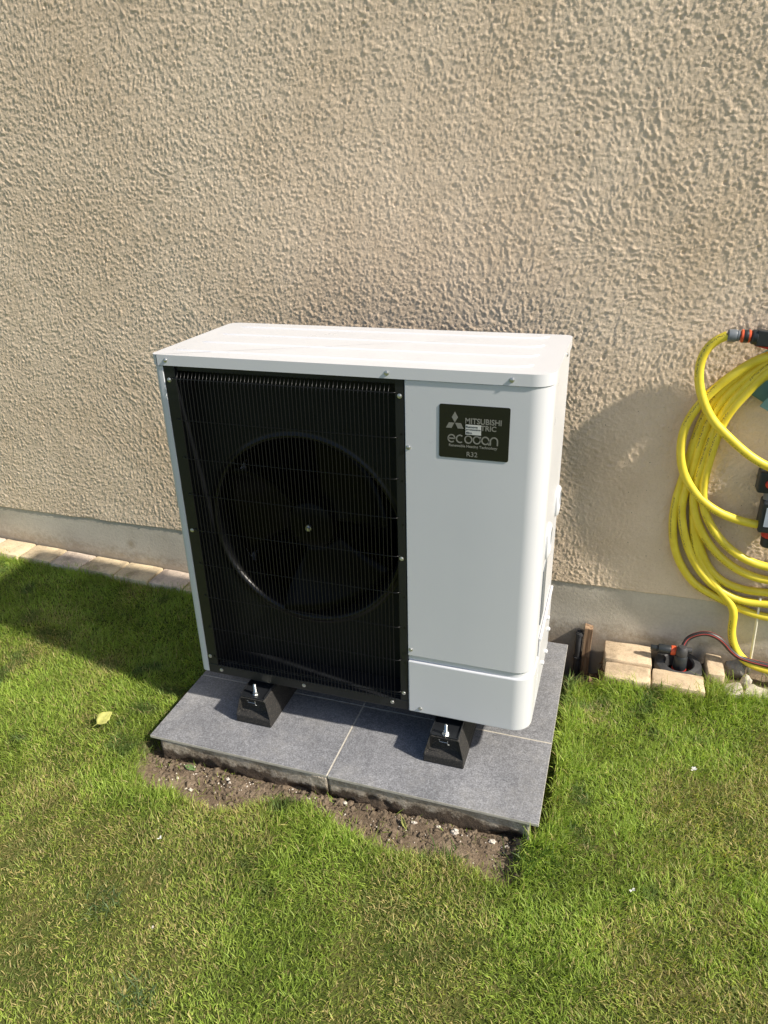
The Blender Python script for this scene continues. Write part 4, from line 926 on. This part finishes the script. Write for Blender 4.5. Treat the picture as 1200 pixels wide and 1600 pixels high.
# ------------------------------------------------------------------ grass
def grass(name, label, n, box, seed, hmul=1.0, wmul=1.0, keep=None, lenf=None, colf=None, lay=0.0):
    r = np.random.default_rng(seed)
    x = r.uniform(box[0], box[1], n); y = r.uniform(box[2], box[3], n)
    p = keep(x, y); k = r.random(n) < p; x, y = x[k], y[k]; n = len(x)
    z = gz(x, y)-.003
    h = lenf(x, y, r)*hmul
    flow = fbm(x, y, .16, 61, 3)*12.56; az = flow+r.normal(0, 1.5, n); lean = np.clip(r.normal(.62, .32, n)+lay, .05, 1.35)
    dx, dy = np.cos(az)*np.sin(lean), np.sin(az)*np.sin(lean); dz = np.cos(lean)
    fa = az+math.pi/2+r.normal(0, .7, n); wd = r.uniform(.0006, .0015, n)*wmul
    sx, sy = np.cos(fa)*wd, np.sin(fa)*wd
    # curve: root, 45%, 80%, tip drooping further
    def pt(t, droop): return x+dx*h*t*(1+droop*.5), y+dy*h*t*(1+droop*.5), z+dz*h*t*(1-droop*.45)+0*t
    d = r.uniform(0, .9, n)
    a = (x, y, z); b1 = pt(.5, d*.15); t1 = pt(1., d)
    V = np.empty((n, 5, 3), np.float32)
    V[:, 0] = np.stack([a[0]-sx, a[1]-sy, a[2]], -1); V[:, 1] = np.stack([a[0]+sx, a[1]+sy, a[2]], -1)
    V[:, 2] = np.stack([b1[0]+sx*.85, b1[1]+sy*.85, b1[2]+h*.03], -1); V[:, 3] = np.stack([b1[0]-sx*.85, b1[1]-sy*.85, b1[2]+h*.03], -1)
    V[:, 4] = np.stack(t1, -1)
    i = np.arange(n)[:, None]*5; quads = i+np.array([[0, 1, 2, 3]]); tris = i+np.array([[3, 2, 4]])
    m = fast_mesh(name, V.reshape(-1, 3), quads, M['grass'], False, tris)
    col = colf(x, y, r); ca = np.repeat(col, 5, 0).astype(np.float32); ca = np.concatenate([ca, np.ones((len(ca), 1), np.float32)], 1)
    at = m.color_attributes.new('tint', 'FLOAT_COLOR', 'POINT'); at.data.foreach_set('color', ca.ravel())
    o = put(name, m); tag(o, label, 'grass'); o['kind'] = 'stuff'; return o
def allowed(x, y):
    ok = np.ones_like(x)
    ok *= ~((x > -.082) & (x < 1.100) & (y > -.178) & (y < .72))
    ok *= np.where(x < -.05, y < .600+.010*np.sin(x*40), 1)
    ok *= ~((x > 1.235) & (x < 1.405) & (y > .500)); ok *= ~((x > 1.40) & (x < 1.57) & (y > .502)); ok *= ~((x > 1.56) & (x < 1.635) & (y > .575))
    ok *= ~((x > 1.10) & (x < 1.24) & (y > .50)); ok *= np.where((x > 1.63) & (y > .535), .05, 1); ok *= y < .70
    return ok
def dryness(x, y):
    d = fbm(x, y, .30, 77, 4)
    lowr = sst(-.05, -.55, y)*.10+sst(1.15, 1.5, x)*sst(.45, .1, y)*.16
    lush = sst(.3, .0, np.hypot((x-1.18)/1.0, (y-.25)/2.6))*.26
    leftg = sst(.2, -.3, x)*sst(-.5, -.1, y)*.16
    return sst(.46, .72, d+lowr-lush-leftg)
def keepf(x, y): return allowed(x, y)*(1-np.clip(bare(x, y)*1.1, 0, .97))*(1-.12*dryness(x, y)*vn(x, y, .03, 9))
def lenf(x, y, r):
    base_ = r.uniform(.014, .034, len(x))*(.8+.5*fbm(x, y, .12, 31, 3))
    base_ *= (1-.22*dryness(x, y))*(1-.15*sst(-.35, -.6, y))
    edge_ = sst(.13, .0, x-1.105)*(x > 1.09)*(y > -.25)*1.0; wall_ = sst(.38, .50, y)*(x > 1.23)*1.5; le = sst(.08, 0, -.085-x)*(x < -.08)*(y > -.2)*.6
    pav = sst(.5, .58, y)*(x < 0)*.75; se = np.exp(-((y+.335)/.05)**2)*(x > -.1)*(x < 1.1)*.35
    return base_*(1+edge_+wall_+le+pav+se)
def colf(x, y, r):
    n = len(x); d = dryness(x, y)[:, None]; v = vn(x, y, .07, 15)[:, None]
    g1 = np.array([.25, .38, .055]); g2 = np.array([.43, .53, .11]); bl = np.array([.085, .150, .055]); st = np.array([.60, .53, .22]); br = np.array([.46, .37, .18])
    t = r.random((n, 1)); c = g1*(1-t)+g2*t
    bm_ = sst(.70, .80, fbm(x, y, .10, 123, 2))[:, None]; c = c*(1-bm_*.7)+bl*bm_*.7
    c = c*(1-d*.35)+np.array([.44, .45, .13])*d*.35
    dead = (r.random((n, 1)) < (.06+.32*d)); k = r.random((n, 1)); c = np.where(dead, st*k+br*(1-k), c)
    return np.clip(c*(.82+.36*v)*r.uniform(.75, 1.25, (n, 1)), 0, 1)
grass('lawn_grass', 'short mown green lawn grass with yellowish dry patches around the tiled base', 415000, (-1.75, 2.05, -1.10, .66), 101, keep=keepf, lenf=lenf, colf=colf)
grass('lawn_grass', 'coarser lawn grass further out around the mown lawn', 70000, (-3.2, 3.6, -3.0, .66), 102, wmul=1.8, hmul=1.1, keep=lambda x, y: allowed(x, y)*~((x > -1.75) & (x < 2.05) & (y > -1.10)), lenf=lenf, colf=colf)
# flat dead thatch between the blades
grass('dry_thatch', 'flat straw coloured dead grass matted between the green blades', 60000, (-1.7, 2.0, -1.05, .60), 103, hmul=.95, wmul=.8, keep=lambda x, y: allowed(x, y)*(1-bare(x, y)*.93)*(.12+.70*dryness(x, y)), lenf=lenf, lay=.72,
      colf=lambda x, y, r: np.clip((np.array([.58, .50, .24])*(1-.40*r.random((len(x), 1)))), 0, 1))
def clump(label, c, rad, n, hl, colr, seed, wm=1.4, lay=-.1, name='grass_clump'):
    def kp(x, y): return allowed(x, y)*np.exp(-((x-c[0])**2+(y-c[1])**2)/rad**2)
    grass(name, label, n, (c[0]-rad*2, c[0]+rad*2, c[1]-rad*2, c[1]+rad*2), seed, keep=kp, lenf=lambda x, y, r: r.uniform(.5, 1, len(x))*hl, wmul=wm, lay=lay, colf=lambda x, y, r: np.clip(np.array(colr)*r.uniform(.7, 1.3, (len(x), 1)), 0, 1))
clump('dry straw coloured grass tuft on the lawn right of the slab, below the wooden stake', (1.225, .335), .045, 1500, .040, (.50, .42, .24), 201, 1.0, .3)
clump('broad bluish green weed tuft in the lawn at the lower left', (.12, -.70), .035, 500, .040, (.16, .235, .10), 202, 1.3, .2)
clump('broad bluish green weed tuft at the bottom edge of the lawn', (.33, -.87), .035, 500, .042, (.16, .235, .10), 203, 1.3, .2)
clump('dark green tuft of longer grass growing in the bare soil under the right-hand tile', (.875, -.335), .04, 420, .055, (.09, .16, .03), 204, 1.2, -.1)
clump('tuft of long grass at the right front corner of the tiled base', (1.12, -.26), .055, 900, .06, (.10, .18, .03), 205, 1.2, 0)

# ------------------------------------------------------------------ render settings
scene.render.engine = 'CYCLES'; scene.cycles.samples = 96
scene.render.resolution_x = 768; scene.render.resolution_y = 1024
